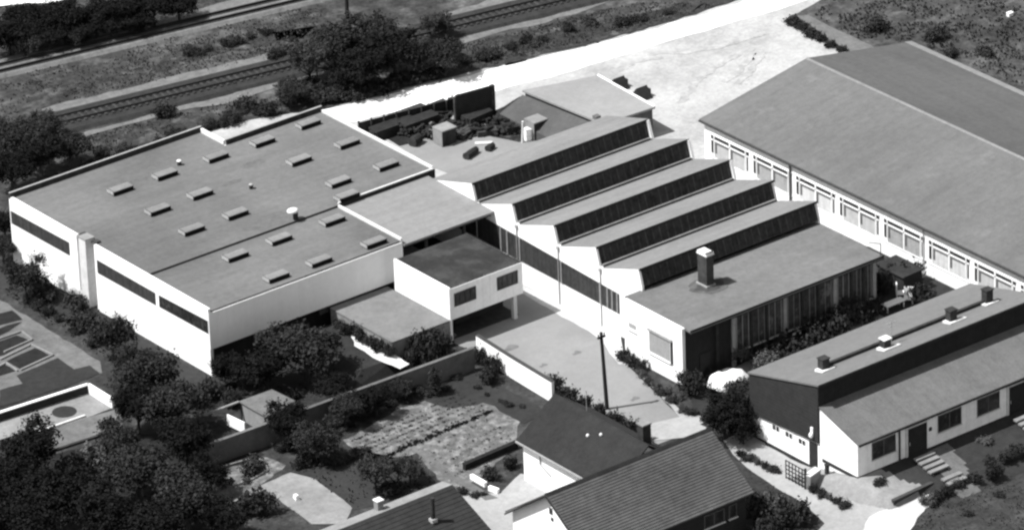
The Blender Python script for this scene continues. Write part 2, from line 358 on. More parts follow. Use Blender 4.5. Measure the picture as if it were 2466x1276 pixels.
sheet('shaded_bed', pix((-80, 1180), (100, 1100), (520, 1010), (640, 1090), (500, 1160), (560, 1300), (-80, 1300)), 0.025, M_bed, 0.3, 1.2)

# ------------------------------------------------------------------ windows
def window_x(parent, x, y0, y1, z0, z1, name='window', frame=M_barw, pane=M_glass, bars=1, depth=0.14, sill=True):
    """window in a wall that faces -x at x: frame proud of the wall, pane set in it (sub-part)"""
    f = 0.09
    m = MB(); ya, yb = min(y0, y1), max(y0, y1)
    m.box(x-0.05, x+depth, ya, ya+f, z0, z1); m.box(x-0.05, x+depth, yb-f, yb, z0, z1)
    m.box(x-0.05, x+depth, ya+f, yb-f, z1-f, z1); m.box(x-0.05, x+depth, ya+f, yb-f, z0, z0+f)
    for k in range(bars):
        yy = ya + (yb-ya)*(k+1)/(bars+1); m.box(x-0.03, x+depth, yy-0.04, yy+0.04, z0+f, z1-f)
    w = m.build(name, frame, parent)
    p = MB(); p.box(x-0.012, x+0.10, ya+f*0.9, yb-f*0.9, z0+f*0.9, z1-f*0.9); p.build('pane', pane, w)
    if sill:
        s = MB(); s.box(x-0.14, x+0.02, ya-0.06, yb+0.06, z0-0.09, z0-0.003); s.build('sill', M_cap, w)
    return w
def window_y(parent, y, x0, x1, z0, z1, name='window', frame=M_barw, pane=M_glass, bars=1, sill=True, hbar=None):
    f = 0.09; m = MB()
    m.box(x0, x0+f, y-0.05, y+0.14, z0, z1); m.box(x1-f, x1, y-0.05, y+0.14, z0, z1)
    m.box(x0+f, x1-f, y-0.05, y+0.14, z1-f, z1); m.box(x0+f, x1-f, y-0.05, y+0.14, z0, z0+f)
    for k in range(bars):
        xx = x0 + (x1-x0)*(k+1)/(bars+1); m.box(xx-0.035, xx+0.035, y-0.03, y+0.14, z0+f, z1-f)
    w = m.build(name, frame, parent)
    p = MB(); p.box(x0+f*0.9, x1-f*0.9, y-0.012, y+0.10, z0+f*0.9, z1-f*0.9); p.build('pane', pane, w)
    if sill:
        s = MB(); s.box(x0-0.06, x1+0.06, y-0.14, y+0.02, z0-0.09, z0-0.003); s.build('sill', M_cap, w)
    return w

# ------------------------------------------------------------------ main hall
hall = thing('flat_roof_hall', (11, 15, 0), 'large white flat roofed hall with rows of skylights, left of the sawtooth factory', 'factory hall')
ZR = 6.75
m = MB()
XA, XB, XC = 0.0, 22.6, 34.2
m.box(0.0, 22.5, 0.0, 9.95, 2.75, ZR-0.30)               # front wing upper storey
m.box(0.003, 0.35, 0.0, 9.95, 0, 2.75)                    # west wall down to the ground
m.box(0.35, 22.5, 1.0, 1.35, 0, 2.75)                     # recessed lower front wall
m.box(22.2, 22.497, 0.003, 9.95, 0, 2.75)
m.box(0.0, 22.6, 9.953, 18.4, 0, ZR-0.05); m.box(0.0, 22.6, 21.3, 32.65, 0, ZR-0.05); m.box(0.7, 22.6, 18.4, 21.3, 0, ZR-0.05)
m.box(22.603, 34.2, 10.2, 28.5, 0, ZR-0.05)
hw = m.build('wall', M_white, hall)
m = MB(); m.box(0.02, 22.48, -0.06, -0.003, 2.72, ZR-0.32); m.build('front_panel', M_front, hall)
m = MB(); m.box(0.36, 22.3, 0.93, 0.997, 0, 2.74); m.build('shade_toned_lower_wall', M_slate, hall)  # dark facing paints the shade under the overhang into the wall colour
# roofs: front wing lies one step lower than the rest
m = MB(); m.box(0.25, 22.35, 0.05, 9.95, ZR-0.30, ZR-0.14); m.build('front_roof', M_hallroof, hall)
m = MB(); m.poly([(0.28, 9.953), (22.6, 9.953), (22.6, 10.45), (33.95, 10.45), (33.95, 28.25), (22.35, 28.25), (22.35, 32.4), (0.28, 32.4)], ZR-0.05, ZR+0.02)
m.build('main_roof', M_hallroof, hall)
m = MB(); m.box(0.3, 22.5, 9.86, 9.95, ZR-0.14, ZR+0.05); m.build('roof_step', M_parapet, hall)  # dark strip draws the step's shadow line in its colour
# parapets
def boxes(name, m_, parent, *bb):
    for b6 in bb:
        m = MB(); m.box(*b6); o = m.build(name, m_, parent)
    return o
boxes('north_parapet', M_soot, hall, (0, 22.6, 32.4, 32.62, ZR-0.05, ZR+0.52), (22.603, 34.2, 28.25, 28.47, ZR-0.05, ZR+0.52))  # dark parapet: shade of its inner face is put into the colour
boxes('parapet_cap', M_metal, hall, (0, 22.6, 32.46, 32.68, ZR+0.52, ZR+0.56), (22.603, 34.2, 28.31, 28.53, ZR+0.52, ZR+0.56))
boxes('side_parapet', M_cap, hall, (22.40, 22.62, 28.56, 32.37, ZR-0.05, ZR+0.42), (34.0, 34.22, 10.46, 28.22, ZR-0.05, ZR+0.22), (22.32, 22.52, 0.0, 9.85, ZR-0.30, ZR+0.10))
boxes('west_parapet', M_white, hall, (0.003, 0.28, 0.0, 18.4, ZR-0.30, ZR+0.12), (0.003, 0.28, 21.3, 32.37, ZR-0.05, ZR+0.12))
m = MB(); m.box(22.65, 34.2, 10.12, 10.195, 5.4, ZR+0.05); m.build('south_dark_strip', M_dark, hall)  # near-black strip across the south wall above the canopy
m = MB(); m.box(22.65, 34.0, 10.12, 10.30, ZR+0.053, ZR+0.16); m.build('south_parapet', M_cap, hall)
# long window bands on the west face
def hall_band(y0, y1, z0, z1, z2, z3, nb, pane):
    m = MB(); x = -0.02
    m.poly([(-0.05, y0), (0.0, y0), (0.0, y1), (-0.05, y1)], [z0, z0, z2, z2], [z1, z1, z3, z3])
    w = m.build('window_band', pane, hall)
    return w
hall_band(22.6, 32.45, 4.25, 5.60, 4.15, 5.45, 9, M_band)
hall_band(8.5, 18.0, 4.20, 5.45, 4.10, 5.45, 9, M_band)
hall_band(0.10, 7.9, 4.35, 5.65, 4.25, 5.45, 8, M_glass)
# recess with a duct
m = MB(); m.box(-0.35, 0.68, 19.3, 20.4, 0, ZR+0.35); m.build('duct', M_pale, hall)
boxes('duct_cap', M_conc, hall, (-0.42, 0.72, 19.22, 20.48, ZR+0.35, ZR+0.43))
boxes('duct_flashing', M_parapet, hall, (0.35, 0.9, 18.5, 19.1, ZR-0.05, ZR+0.22), (0.35, 0.9, 20.6, 21.2, ZR-0.05, ZR+0.22))
m = MB(); m.box(-0.55, 0.05, 20.5, 22.2, 0, 1.1); m.build('cellar_hatch', M_metal, hall)
# dark band at the foot of the front panel
m = MB(); m.box(12.5, 18.9, -0.10, -0.003, 2.1, 2.70); m.build('low_dark_band', M_glass, hall)
# skylights
SKY = [(742, 298), (632, 341), (836, 345), (520, 378), (720, 386), (930, 398), (397, 420), (815, 438), (290, 456), (482, 467),
       (380, 505), (567, 515), (462, 553), (800, 527), (672, 572), (567, 612), (900, 580), (768, 625), (665, 662), (835, 472)]
sk_me = None
for (px, py) in SKY:
    p = G(px, py+2, ZR+0.15); z0 = (ZR-0.14) if p.y < 9.8 else ZR+0.02
    L2, W2 = 1.12, 0.60
    m = MB(); m.box(p.x-L2, p.x+L2, p.y-W2, p.y+W2, z0, z0+0.44)
    k = m.build('skylight', M_black, hall)  # near-black kerb, made tall: shaded front and cast shadow put into colour
    d = MB(); nseg = 5
    prof = [(p.y-W2+0.05, z0+0.44)] + [(p.y - (W2-0.05)*math.cos(math.pi*t/nseg), z0+0.45+0.08*math.sin(math.pi*t/nseg)) for t in range(nseg+1)] + [(p.y+W2-0.05, z0+0.44)]
    d.xprism(prof[::-1], p.x-L2+0.03, p.x+L2-0.03); d.build('dome', M_saw, k)
    e = MB(); e.box(p.x-L2-0.03, p.x-L2-0.003, p.y-W2+0.15, p.y+W2, z0+0.08, z0+0.42); e.build('sunlit_end_plate', M_metal, k)  # pale plate paints the sunlight on the west end
M_patch = mat('damp_roof_felt', 0.108, 0.2, 0.5, 4.0, streak='x')
rs = random.Random(9)
for (px, py, ra, rb) in ((650, 532, 3.2, 1.5), (840, 560, 0.1, 0.1), (330, 430, 1.6, 0.8), (610, 395, 1.4, 0.7), (560, 440, 1.2, 0.5), (770, 655, 0.1, 0.1)):
    if ra < 0.5: continue
    p = G(px, py, ZR); m = MB(); m.face([(p.x+ra*rs.uniform(0.75, 1.2)*math.cos(k*0.314), p.y+rb*rs.uniform(0.75, 1.2)*math.sin(k*0.314), ZR+0.026) for k in range(20)]); m.build('damp_patch', M_patch, hall)
# roof vents
p = G(712, 528, ZR); m = MB(); m.tube((p.x, p.y, ZR), (p.x, p.y, ZR+0.75), 0.26, n=10); v = m.build('roof_vent', M_soot, hall)
m = MB(); m.blob((p.x-0.25, p.y+0.05, ZR+0.95), 0.62, 0.5, 0.26, 10, 6); m.build('cowl', M_lead, v, True)
for (px, py, r) in ((432, 398, 0.22), (605, 455, 0.2)):
    p = G(px, py, ZR); m = MB(); m.tube((p.x, p.y, ZR), (p.x, p.y, ZR+0.4), r, n=8); v = m.build('vent_pipe', M_soot, hall)
    m = MB(); m.blob((p.x, p.y, ZR+0.46), r*1.25, r*1.25, 0.1, 8, 4); m.build('cowl', M_metal if px > 500 else M_lead, v, True)

# ------------------------------------------------------------------ canopy between hall and factory
can = thing('canopy_roof', (28, 5, 0), 'wide pale canopy roof bridging the gap between the hall and the sawtooth factory', 'canopy')
m = MB(); m.poly([(22.53, -0.25), (33.28, -0.25), (33.28, 10.1), (22.53, 10.1)], [6.05, 6.05, 6.2, 6.2], [6.25, 6.25, 6.4, 6.4]); m.build('roof_slab', M_canroof, can)
m = MB()
for y in (0.3, 4.8, 9.5): m.box(22.6, 33.2, y-0.12, y+0.12, 5.65, 6.05)
m.build('beams', M_dark, can)
for x in (25.5, 30.0):
    m = MB(); m.box(x-0.13, x+0.13, 0.17, 0.43, 0, 5.65); m.build('post', M_dark, can)
m = MB(); m.box(22.7, 33.1, 9.7, 9.85, 0, 6.1); m.build('rear_screen', M_dark, can)
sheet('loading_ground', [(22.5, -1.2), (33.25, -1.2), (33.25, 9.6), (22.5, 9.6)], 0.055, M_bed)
plat = MB(); plat.box(23.2, 26.6, -0.9, 4.0, 0, 3.3); o = plat.build('loading_platform', M_deck)
tag(o, 'low concrete loading block half hidden under the front edge of the canopy', 'platform')

# ------------------------------------------------------------------ bridge room and deck
br = thing('raised_office', (24.8, -5.5, 0), 'white two window office raised over an open car port, in front of the canopy', 'office block')
bx0, bx1, by0, by1 = 20.45, 29.1, -9.75, -1.3
m = MB(); m.box(bx0, bx1, by0, by1, 2.55, 5.55)
m.build('wall', M_white, br)
m = MB(); m.box(bx0+0.02, bx1-0.02, by0-0.05, by0-0.003, 2.5, 5.70); m.build('front_panel', M_bridge, br)
m = MB(); m.box(bx0+0.2, bx1-0.2, by0+0.15, by1-0.0, 5.55, 5.68); m.build('roof', M_bridgeroof, br)
m = MB(); m.box(bx0, bx0+0.19, by0, by1, 5.55, 5.8); m.build('west_parapet', M_white, br)
boxes('edge_coping', M_bridgeroof, br, (bx1-0.19, bx1, by0+0.003, by1, 5.55, 5.70), (bx0+0.2, bx1-0.2, by0-0.002, by0+0.14, 5.55, 5.70))
for (a, c) in ((21.0, 23.55), (26.05, 28.5)):
    window_y(br, by0-0.055, a, c, 3.75, 5.10, bars=3, frame=M_dark, pane=M_glass, sill=False)
m = MB(); m.box(28.0, 28.4, by0+0.05, by0+0.45, 0, 2.55); m.build('column', M_pale, br)
m = MB(); m.box(bx0+0.03, bx0+0.3, by0+0.02, by1, 0, 2.55); m.build('side_wall', M_front, br)
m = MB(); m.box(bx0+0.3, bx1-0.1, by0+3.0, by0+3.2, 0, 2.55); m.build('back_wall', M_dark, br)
m = MB(); m.box(bx0+0.31, bx1-0.1, by0+0.6, by0+2.99, 0.04, 0.07); m.build('port_floor', M_soot, br)  # near-black floor and back wall paint in the shade under the room
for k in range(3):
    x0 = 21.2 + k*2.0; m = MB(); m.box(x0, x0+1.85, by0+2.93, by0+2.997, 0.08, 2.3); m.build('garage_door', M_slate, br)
dk = thing('garage_block', (17, -5, 0), 'low garage block with a flat concrete deck roof beside the raised white office', 'garage')
m = MB(); m.box(13.75, 20.43, -9.7, -0.12, 0, 2.35); m.build('wall', M_garage, dk)
m = MB(); m.box(13.70, 20.44, -9.76, -0.115, 2.353, 2.52); m.build('deck_roof', M_deck, dk)

# ------------------------------------------------------------------ sawtooth factory
fac = thing('sawtooth_factory', (44, -6, 0), 'white factory with five parallel sawtooth roofs and dark glazed faces', 'factory')
FX0, FX1 = 33.3, 55.0
RID = [3.2, -3.0, -9.3, -15.6, -21.9]
ZG, ZV, ZT = 6.3, 6.12, 7.95
low = [9.6] + [r-0.95 for r in RID[:-1]]
def gable_prof():
    pr = [(9.6, 0.0), (9.6, ZV)]
    for k, r in enumerate(RID):
        if k: pr.append((low[k], ZV))
        pr += [(r, ZT), (r-0.5, ZG)]
        if k < 4: pr += [(r-0.55, ZV)]
    pr += [(-22.4, 5.6), (-22.4, 0.0)]
    return pr
m = MB(); m.xprism(gable_prof(), FX0, FX0+0.25); m.build('west_gable_wall', M_white, fac)
m = MB(); m.xprism(gable_prof(), FX1-0.25, FX1); m.build('east_gable_wall', M_whiteB, fac)
m = MB(); m.box(FX0+0.26, FX1-0.26, 9.2, 9.6, 0, ZV-0.1); m.box(FX0+0.26, FX1-0.26, -22.4, -22.1, 0, 5.6); m.build('side_wall', M_white, fac)
for k, r in enumerate(RID):
    y0 = low[k]
    m = MB()
    zA = ZV+0.02
    m.xprism([(y0, zA-0.1), (r-0.10, ZT-0.06), (r-0.14, ZT+0.10), (y0, zA+0.04)], FX0-0.06 if k == 99 else FX0+0.02, FX1-0.02)
    rf = m.build('shed_roof', M_saw, fac)
    e = MB(); e.xprism([(r-0.12, ZT+0.101), (r-0.12, ZT-0.10), (r-0.20, ZT-0.10), (r-0.20, ZT+0.101)], FX0+0.02, FX1-0.02); e.build('ridge_flashing', M_dark, rf)
    g = MB(); g.xprism([(r-0.02, ZT-0.08), (r-0.55, ZG+0.02), (r-0.59, ZG+0.02), (r-0.06, ZT-0.08)], FX0+0.30, FX1-0.30)
    gl = g.build('shed_glazing', M_saglass, fac)
    if k < 4:
        c = MB(); c.box(FX0+0.26, FX1-0.26, r-0.78, r-0.56, ZV-0.05, ZG+0.04); c.build('glazing_kerb', M_conc, fac)
        c = MB(); c.box(FX0+0.26, FX1-0.26, r-1.02, r-0.785, ZV-0.10, ZV+0.075); c.build('gutter', M_black, fac)
        d = MB(); d.tube((FX0-0.09, r-0.7, 0.1), (FX0-0.09, r-0.7, ZV-0.1), 0.055, n=6); d.box(FX0-0.2, FX0-0.003, r-0.85, r-0.55, ZV-0.35, ZV-0.05); d.build('downpipe', M_metal, fac)
m = MB(); m.box(FX0-0.10, FX0-0.003, RID[0]-6, RID[0]-5.2, 0, 0.1)
# window band along the west side
YB = [5.5, 2.0, -1.2, -3.0, -4.6, -7.5, -10.6, -13.8, -16.9, -18.9]
wb = MB(); wb.poly([(FX0-0.05, -19.0), (FX0-0.003, -19.0), (FX0-0.003, 6.0), (FX0-0.05, 6.0)], [2.3, 2.3, 2.5, 2.5], [4.35, 4.35, 5.2, 5.2])
band = wb.build('window_band', M_band, fac)
for y in (-18.75, -18.0, -17.3, -16.2, -10.4, -4.1, -2.2, -1.2):
    q = MB(); q.box(FX0-0.12, FX0-0.05, y-0.09, y+0.09, 2.38, 4.33+(y+19)*0.033); q.build('band_post', M_conc, band)
for k, r in enumerate(RID[:3]):
    m = MB(); m.xprism([(r+0.02, ZT+0.05), (r-0.62, ZG-0.05), (r-0.9, ZG-0.05), (r-0.27, ZT+0.02)], FX1-0.28, FX1+0.02); m.build('end_fin', M_white, fac)
# ------------------------------------------------------------------ front office block
of = thing('office_wing', (43, -27, 0), 'single storey office wing with a flat roof and brick chimney, at the factory front', 'office wing')
OX0, OX1, OY0, OY1 = 31.1, 54.6, -30.8, -22.42
ZO = 5.85
m = MB(); m.box(OX0, OX0+0.35, OY0, OY1, 0, ZO-0.02); m.build('west_wall', M_white, of)
m = MB(); m.box(OX0+0.35, OX1, OY1-0.25, OY1, 0, ZO-0.2); m.box(OX1-0.3, OX1, OY0+0.3, OY1-0.25, 0, ZO-0.2); m.box(OX0+0.35, 33.25, OY1-0.003, OY1+0.25, 0, ZO-0.2); m.build('rear_wall', M_white, of)
m = MB(); m.poly([(OX0+0.36, OY0-0.75), (OX1+0.3, OY0-0.75), (OX1+0.3, OY1+0.3), (OX0+0.36, OY1+0.3)], [ZO-0.27, ZO-0.27, ZO-0.15, ZO-0.15], [ZO-0.07, ZO-0.07, ZO+0.05, ZO+0.05])
m.build('roof', M_office, of)
m = MB(); m.box(OX0+0.36, OX1+0.32, OY0-0.82, OY0-0.753, ZO-0.42, ZO-0.02); m.box(OX1+0.303, OX1+0.38, OY0-0.75, OY1, ZO-0.42, ZO-0.02); m.build('fascia', M_dark, of)
m = MB(); m.box(OX0+0.36, OX1+0.3, OY0-0.92, OY0-0.823, ZO-0.30, ZO-0.2); m.build('gutter', M_parapet, of)
m = MB(); m.box(OX0+0.36, OX1-0.3, OY0+0.1, OY0+0.3, 0, ZO-0.42); fw = m.build('front_infill', M_darkband, of)
m = MB(); m.box(35.2, OX1-0.2, OY0-0.06, OY0+0.097, ZO-0.75, ZO-0.45); m.build('lintel', M_pale, of)
for x in (37.2, 43.4, 49.5, 54.35):
    m = MB(); m.box(x-0.20, x+0.20, OY0-0.10, OY0+0.095, 0, ZO-0.76); m.build('pier', M_metal, of)
for x in (35.2, 39.3, 41.2, 45.5, 47.4, 51.5, 53.0):
    m = MB(); m.box(x-0.16, x+0.16, OY0-0.14, OY0+0.095, 0, ZO-0.42); m.build('post', M_soot, of)
for (a, c) in ((37.55, 39.1), (39.5, 41.0), (41.45, 43.05), (43.75, 45.3), (45.7, 47.2), (47.6, 49.15), (49.85, 51.3), (51.7, 52.8), (53.2, 54.05)):
    window_y(of, OY0+0.05, a, c, 1.4, ZO-0.80, bars=1, frame=M_metal if int(a*10) % 3 == 0 else M_conc, pane=M_pane, sill=True)
m = MB(); m.box(33.2, 34.4, OY0+0.03, OY0+0.097, 0.1, 2.5); m.build('door', M_slate, of)
window_x(of, OX0, -29.15, -26.0, 1.75, 4.0, name='shuttered_window', frame=M_barw, pane=M_shutter, bars=0)
m = MB(); m.box(OX0-0.16, OX0-0.003, -29.4, -25.9, 4.0, 4.22); m.build('shutter_box', M_metal, of)
m = MB(); m.box(OX0-0.10, OX0-0.003, -29.42, -29.18, 1.7, 4.0); m.build('shutter_guide', M_dark, of)
boxes('wall_plate', M_metal, of, (OX0-0.05, OX0-0.003, -24.1, -23.1, 3.3, 3.72), (OX0-0.05, OX0-0.003, -24.3, -23.0, 2.8, 2.92))
p = G(1702.5, 693, ZO)
m = MB(); m.box(p.x, p.x+0.85, p.y, p.y+1.3, ZO-0.1, ZO+3.15); ch = m.build('chimney', M_brick, of)
m = MB(); m.box(p.x-0.07, p.x+0.92, p.y-0.07, p.y+1.37, ZO+3.15, ZO+3.22); m.box(p.x-0.03, p.x+0.88, p.y-0.03, p.y+0.25, ZO+3.4, ZO+3.43)
m.box(p.x-0.02, p.x+0.87, p.y-0.02, p.y+1.32, ZO+3.223, ZO+3.43); m.build('chimney_cap', M_lead, ch)
m = MB(); m.box(p.x-0.12, p.x+0.97, p.y-0.12, p.y+1.42, ZO-0.1, ZO+0.16); m.build('chimney_base', M_metal, ch)
zr = ZO-0.07 + 0.12*(p.y-(OY0-0.75))/(OY1+0.3-(OY0-0.75))
def roof_z(y): return ZO-0.07 + 0.12*(y-(OY0-0.75))/((OY1+0.3)-(OY0-0.75)) + 0.012
rs = random.Random(4)
for (ra, rb) in ((2.3, 1.5), (1.5, 1.0)):
    m = MB(); ring = []
    for k in range(22):
        t = 2*math.pi*k/22; q = rs.uniform(0.82, 1.15); ring.append((p.x+0.5+ra*q*math.cos(t), p.y+0.2+rb*q*math.sin(t)))
    m.face([(x, y, roof_z(y)+(0.012 if ra < 2 else 0)) for x, y in ring]); m.build('soot_patch', mat('sooty_felt', 0.085 if ra > 2 else 0.050, 0.3, 1.2, 5.0), of)
m = MB(); m.bar((OX1, OY0-0.7, ZO), (OX1, OY0-0.7, ZO+1.3), 0.06); m.bar((OX1, OY0-0.7, ZO+1.25), (OX1-1.0, OY0-0.1, ZO+1.5), 0.06); m.build('lamp_bracket', M_soot, of)

# ------------------------------------------------------------------ big gabled hall on the right
gh = thing('gabled_hall', (77, -28, 0), 'long gabled hall with a shallow grey roof and white windowed side wall', 'factory hall')
GX0, GXR, GX1, GY0, GY1 = 63.0, 76.6, 90.4, -62.0, 4.5
ZE, ZRG, ZE2 = 5.05, 7.35, 5.0
m = MB(); m.yprism([(GX0, 0), (GX1-0.3, 0), (GX1-0.3, ZE2-0.2), (GXR, ZRG-0.25), (GX0, ZE-0.2)], GY0, GY1-0.2); m.build('wall', M_white, gh)
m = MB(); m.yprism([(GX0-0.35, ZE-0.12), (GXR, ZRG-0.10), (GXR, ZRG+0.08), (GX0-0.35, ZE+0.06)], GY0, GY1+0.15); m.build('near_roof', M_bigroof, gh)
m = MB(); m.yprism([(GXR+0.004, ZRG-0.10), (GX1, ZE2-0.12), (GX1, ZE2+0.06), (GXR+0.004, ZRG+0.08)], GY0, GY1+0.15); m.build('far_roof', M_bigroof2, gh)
m = MB(); m.yprism([(GXR-0.22, ZRG+0.05), (GXR, ZRG+0.09), (GXR+0.22, ZRG+0.05), (GXR, ZRG+0.15)], GY0, GY1+0.16); m.build('ridge_cap', M_saw, gh)
m = MB(); m.yprism([(GX1-0.9, ZE2+0.24), (GX1+0.02, ZE2+0.07), (GX1+0.02, ZE2+0.12), (GX1-0.9, ZE2+0.29)], GY0, GY1+0.16); m.build('eaves_strip', M_canroof, gh)
m = MB(); m.yprism([(GX0-0.47, ZE-0.20), (GX0-0.353, ZE-0.20), (GX0-0.353, ZE-0.02), (GX0-0.47, ZE-0.02)], GY0, GY1+0.15); m.build('gutter', M_parapet, gh)
for y in (-8.75, -28.1, -47.4):
    m = MB(); m.tube((GX0-0.13, y, 0), (GX0-0.13, y, ZE-0.2), 0.12 if y > -10 else 0.06, n=7); m.build('downpipe', M_metal if y < -10 else M_bar, gh)
for k in range(10):
    ya = 3.3 - k*6.42            # left (north) end of the module
    if ya - 6.2 < GY0: break
    yb = ya - 5.75
    x = GX0
    m = MB()                     # white frame grid
    m.box(x-0.06, x-0.003, yb-0.1, ya+0.1, 3.83, 3.95); m.box(x-0.06, x-0.003, yb-0.1, ya+0.1, 1.35, 1.50)
    m.box(x-0.06, x-0.003, ya-0.55, ya-0.44, 1.5, 3.83); m.box(x-0.06, x-0.003, yb+0.44, yb+0.55, 1.5, 3.83)
    ym = (ya+yb)/2; m.box(x-0.06, x-0.003, ym-0.09, ym+0.09, 1.5, 3.83)
    m.box(x-0.06, x-0.003, yb, ya, 3.28, 3.40)
    w = m.build('window', M_white, gh)
    boxes('side_pane', M_glass, w, (x-0.03, x-0.001, ya-0.44, ya, 3.40, 3.83), (x-0.03, x-0.001, ya-0.42, ya-0.03, 1.9, 3.26), (x-0.03, x-0.001, yb, yb+0.40, 3.40, 3.75))
    boxes('top_pane', M_soot, w, (x-0.03, x-0.001, ym+0.12, ya-0.58, 3.44, 3.74), (x-0.03, x-0.001, yb+0.58, ym-0.12, 3.44, 3.74), (x-0.03, x-0.001, yb+0.12, yb+0.32, 1.75, 3.2))
    boxes('blind', (M_blind, M_blindB, M_blindC)[(k*7) % 3], w, (x-0.028, x-0.0005, ym+0.10, ya-0.56, 1.5, 3.27), (x-0.028, x-0.0005, yb+0.56, ym-0.10, 1.5, 3.27))
    for (p0, p1) in ((ym+0.14, ya-0.62), (yb+0.62, ym-0.14)):
        g = MB(); g.box(x-0.04, x-0.029, p0, p1, 3.0, 3.2); g.box(x-0.04, x-0.029, p1-0.3, p1, 2.0, 3.0); g.build('blind_rail', M_bar, w)

# ------------------------------------------------------------------ terrace house (lower right)
th = thing('terrace_house', (43, -50, 0), 'long terrace house with split pitch roof, dark clad gable and white front, lower right', 'house')
TX0, TX1 = 29.45, 55.9
YN, YR, YF = -42.4, -51.9, -57.0
ZN, ZTR, ZL, ZFE = 6.45, 8.75, 6.55, 4.95
m = MB(); m.xprism([(YN-0.3, 0), (YN-0.3, ZN-0.2), (YR, ZTR-0.2), (YR, 0)], TX0+0.02, TX1-0.2); m.build('upper_wall', M_white, th)
m = MB(); m.poly([(TX0-0.18, YR-0.02), (TX0+0.017, YR-0.02), (TX0+0.017, YN-0.1), (TX0-0.18, YN-0.1)], [2.95, 2.95, 2.45, 2.45], [ZTR-0.12, ZTR-0.12, ZN-0.1, ZN-0.1]); m.build('gable_cladding', M_slate, th)
m = MB(); m.xprism([(YN, ZN-0.1), (YR-0.25, ZTR-0.02), (YR-0.25, ZTR+0.14), (YN, ZN+0.06)], TX0-0.3, TX1+0.1); m.build('upper_roof', M_terroof, th)
m = MB(); m.box(TX0-0.31, TX1+0.1, YR-0.33, YR-0.253, ZTR-0.18, ZTR+0.10); m.build('fascia', M_dark, th)
m = MB(); m.box(TX0-0.17, TX1-0.2, YR-0.10, YR-0.003, ZL-0.1, ZTR-0.06); m.build('clerestory_band', M_darkband, th)
m = MB(); m.xprism([(YR-0.003, 0), (YR-0.003, ZL-0.15), (YF, ZFE-0.12), (YF, 0.0)], TX0, TX1+8); m.build('lower_wall', M_white, th)
m = MB(); m.box(TX0+0.02, TX1+8, YF-0.05, YF-0.003, 1.55, ZFE-0.2); m.build('front_facing', M_bridge, th)
m = MB(); m.xprism([(YR-0.10, ZL-0.06), (YF-0.35, ZFE-0.2), (YF-0.35, ZFE-0.05), (YR-0.10, ZL+0.09)], TX0-0.12, TX1+8); m.build('lower_roof', M_terroof2, th)
m = MB(); m.box(TX0-0.12, TX1+8, YF-0.50, YF-0.353, ZFE-0.24, ZFE-0.06); m.build('gutter', M_dark, th)
m = MB(); m.box(TX0-0.05, TX1+8, YF-0.10, YF-0.053, 0.9, 1.55); m.build('plinth', M_soot, th)
m = MB(); m.box(TX0-0.06, TX0-0.003, YF, -52.3, 1.25, 1.55); m.build('side_plinth', M_soot, th)
for (a, c) in ((31.1, 33.9), (38.9, 41.7), (43.6, 46.3)):
    window_y(th, YF-0.053, a, c, 2.65, 4.35, bars=1, frame=M_bar, pane=M_glass, sill=True)
for x0 in (35.3, 47.4):
    m = MB(); m.box(x0, x0+2.3, YF-0.09, YF-0.053, 1.55, 4.3); d = m.build('front_door', M_dark, th)
    m = MB(); m.box(x0+0.15, x0+0.25, YF-0.16, YF-0.092, 2.6, 2.9); m.build('handle', M_metal, d)
    m = MB(); m.box(x0-0.25, x0-0.003, YF-0.16, YF-0.053, 1.55, 4.5); m.box(x0, x0+2.3, YF-0.16, YF-0.053, 4.3, 4.42); m.build('door_frame', M_pale, d)
    m = MB(); m.box(x0+2.55, x0+2.85, YF-0.12, YF-0.053, 3.2, 3.55); m.build('letter_box', M_soot, th)
m = MB(); m.tube((34.3, YF-0.16, 1.0), (34.3, YF-0.16, ZFE-0.2), 0.09, n=7); m.build('downpipe', M_parapet, th)
for y in (-45.9, -47.7, -49.5):
    window_x(th, TX0+0.02, y-0.55, y+0.55, 1.75, 2.45, name='small_window', frame=M_white, pane=M_glass, bars=1, sill=False)
m = MB(); m.box(TX0-0.04, TX0+0.017, -51.6, -50.5, 0, 2.7); m.build('side_door', M_dark, th)
m = MB(); m.box(TX0-0.06, TX0+0.017, -50.4, YN-0.35, 0.003, 0.22); m.build('side_base', M_soot, th)
m = MB(); m.blob((TX0-0.35, -51.15, 3.55), 0.22, 0.22, 0.3, 8, 5); m.box(TX0-0.3, TX0-0.18, -51.3, -51.0, 3.7, 4.3); m.build('wall_lamp', M_white, th)
for i, (x, y, h, lead) in enumerate(((32.6, -48.9, 1.15, 0), (39.2, -49.7, 1.0, 1), (47.2, -49.6, 1.2, 1), (52.4, -48.7, 1.4, 0))):
    zr = ZN + (ZTR-ZN)*(y-YN)/(YR-YN)
    m = MB(); m.box(x-0.4, x+0.4, y-0.35, y+0.35, zr-0.3, zr+h); c = m.build('chimney', M_soot, th)
    m = MB(); m.box(x-0.47, x+0.47, y-0.42, y+0.42, zr+h, zr+h+0.08); m.build('chimney_cap', M_lead if i == 1 else M_soot, c)
    m = MB(); a = 0.75 + 0.45*lead
    zs = lambda yy: ZN + (ZTR-ZN)*(yy-YN)/(YR-YN) + 0.16
    m.poly([(x-0.8, y-0.8), (x+a, y-0.8), (x+a, y-0.36), (x-0.8, y-0.36)], [zs(y-0.8)-0.2]*2+[zs(y-0.36)-0.2]*2, [zs(y-0.8)]*2+[zs(y-0.36)]*2)
    m.box(x-0.8, x-0.41, y-0.355, y+0.3, zs(y)-0.2, zs(y)+0.06); m.build('flashing', M_lead, c)
yk = -48.6; zk = ZN + (ZTR-ZN)*(yk-YN)/(YR-YN)
m = MB(); m.box(33.1, 52.0, yk-0.15, yk+0.15, zk-0.1, zk+0.42); m.build('roof_upstand', M_soot, th)
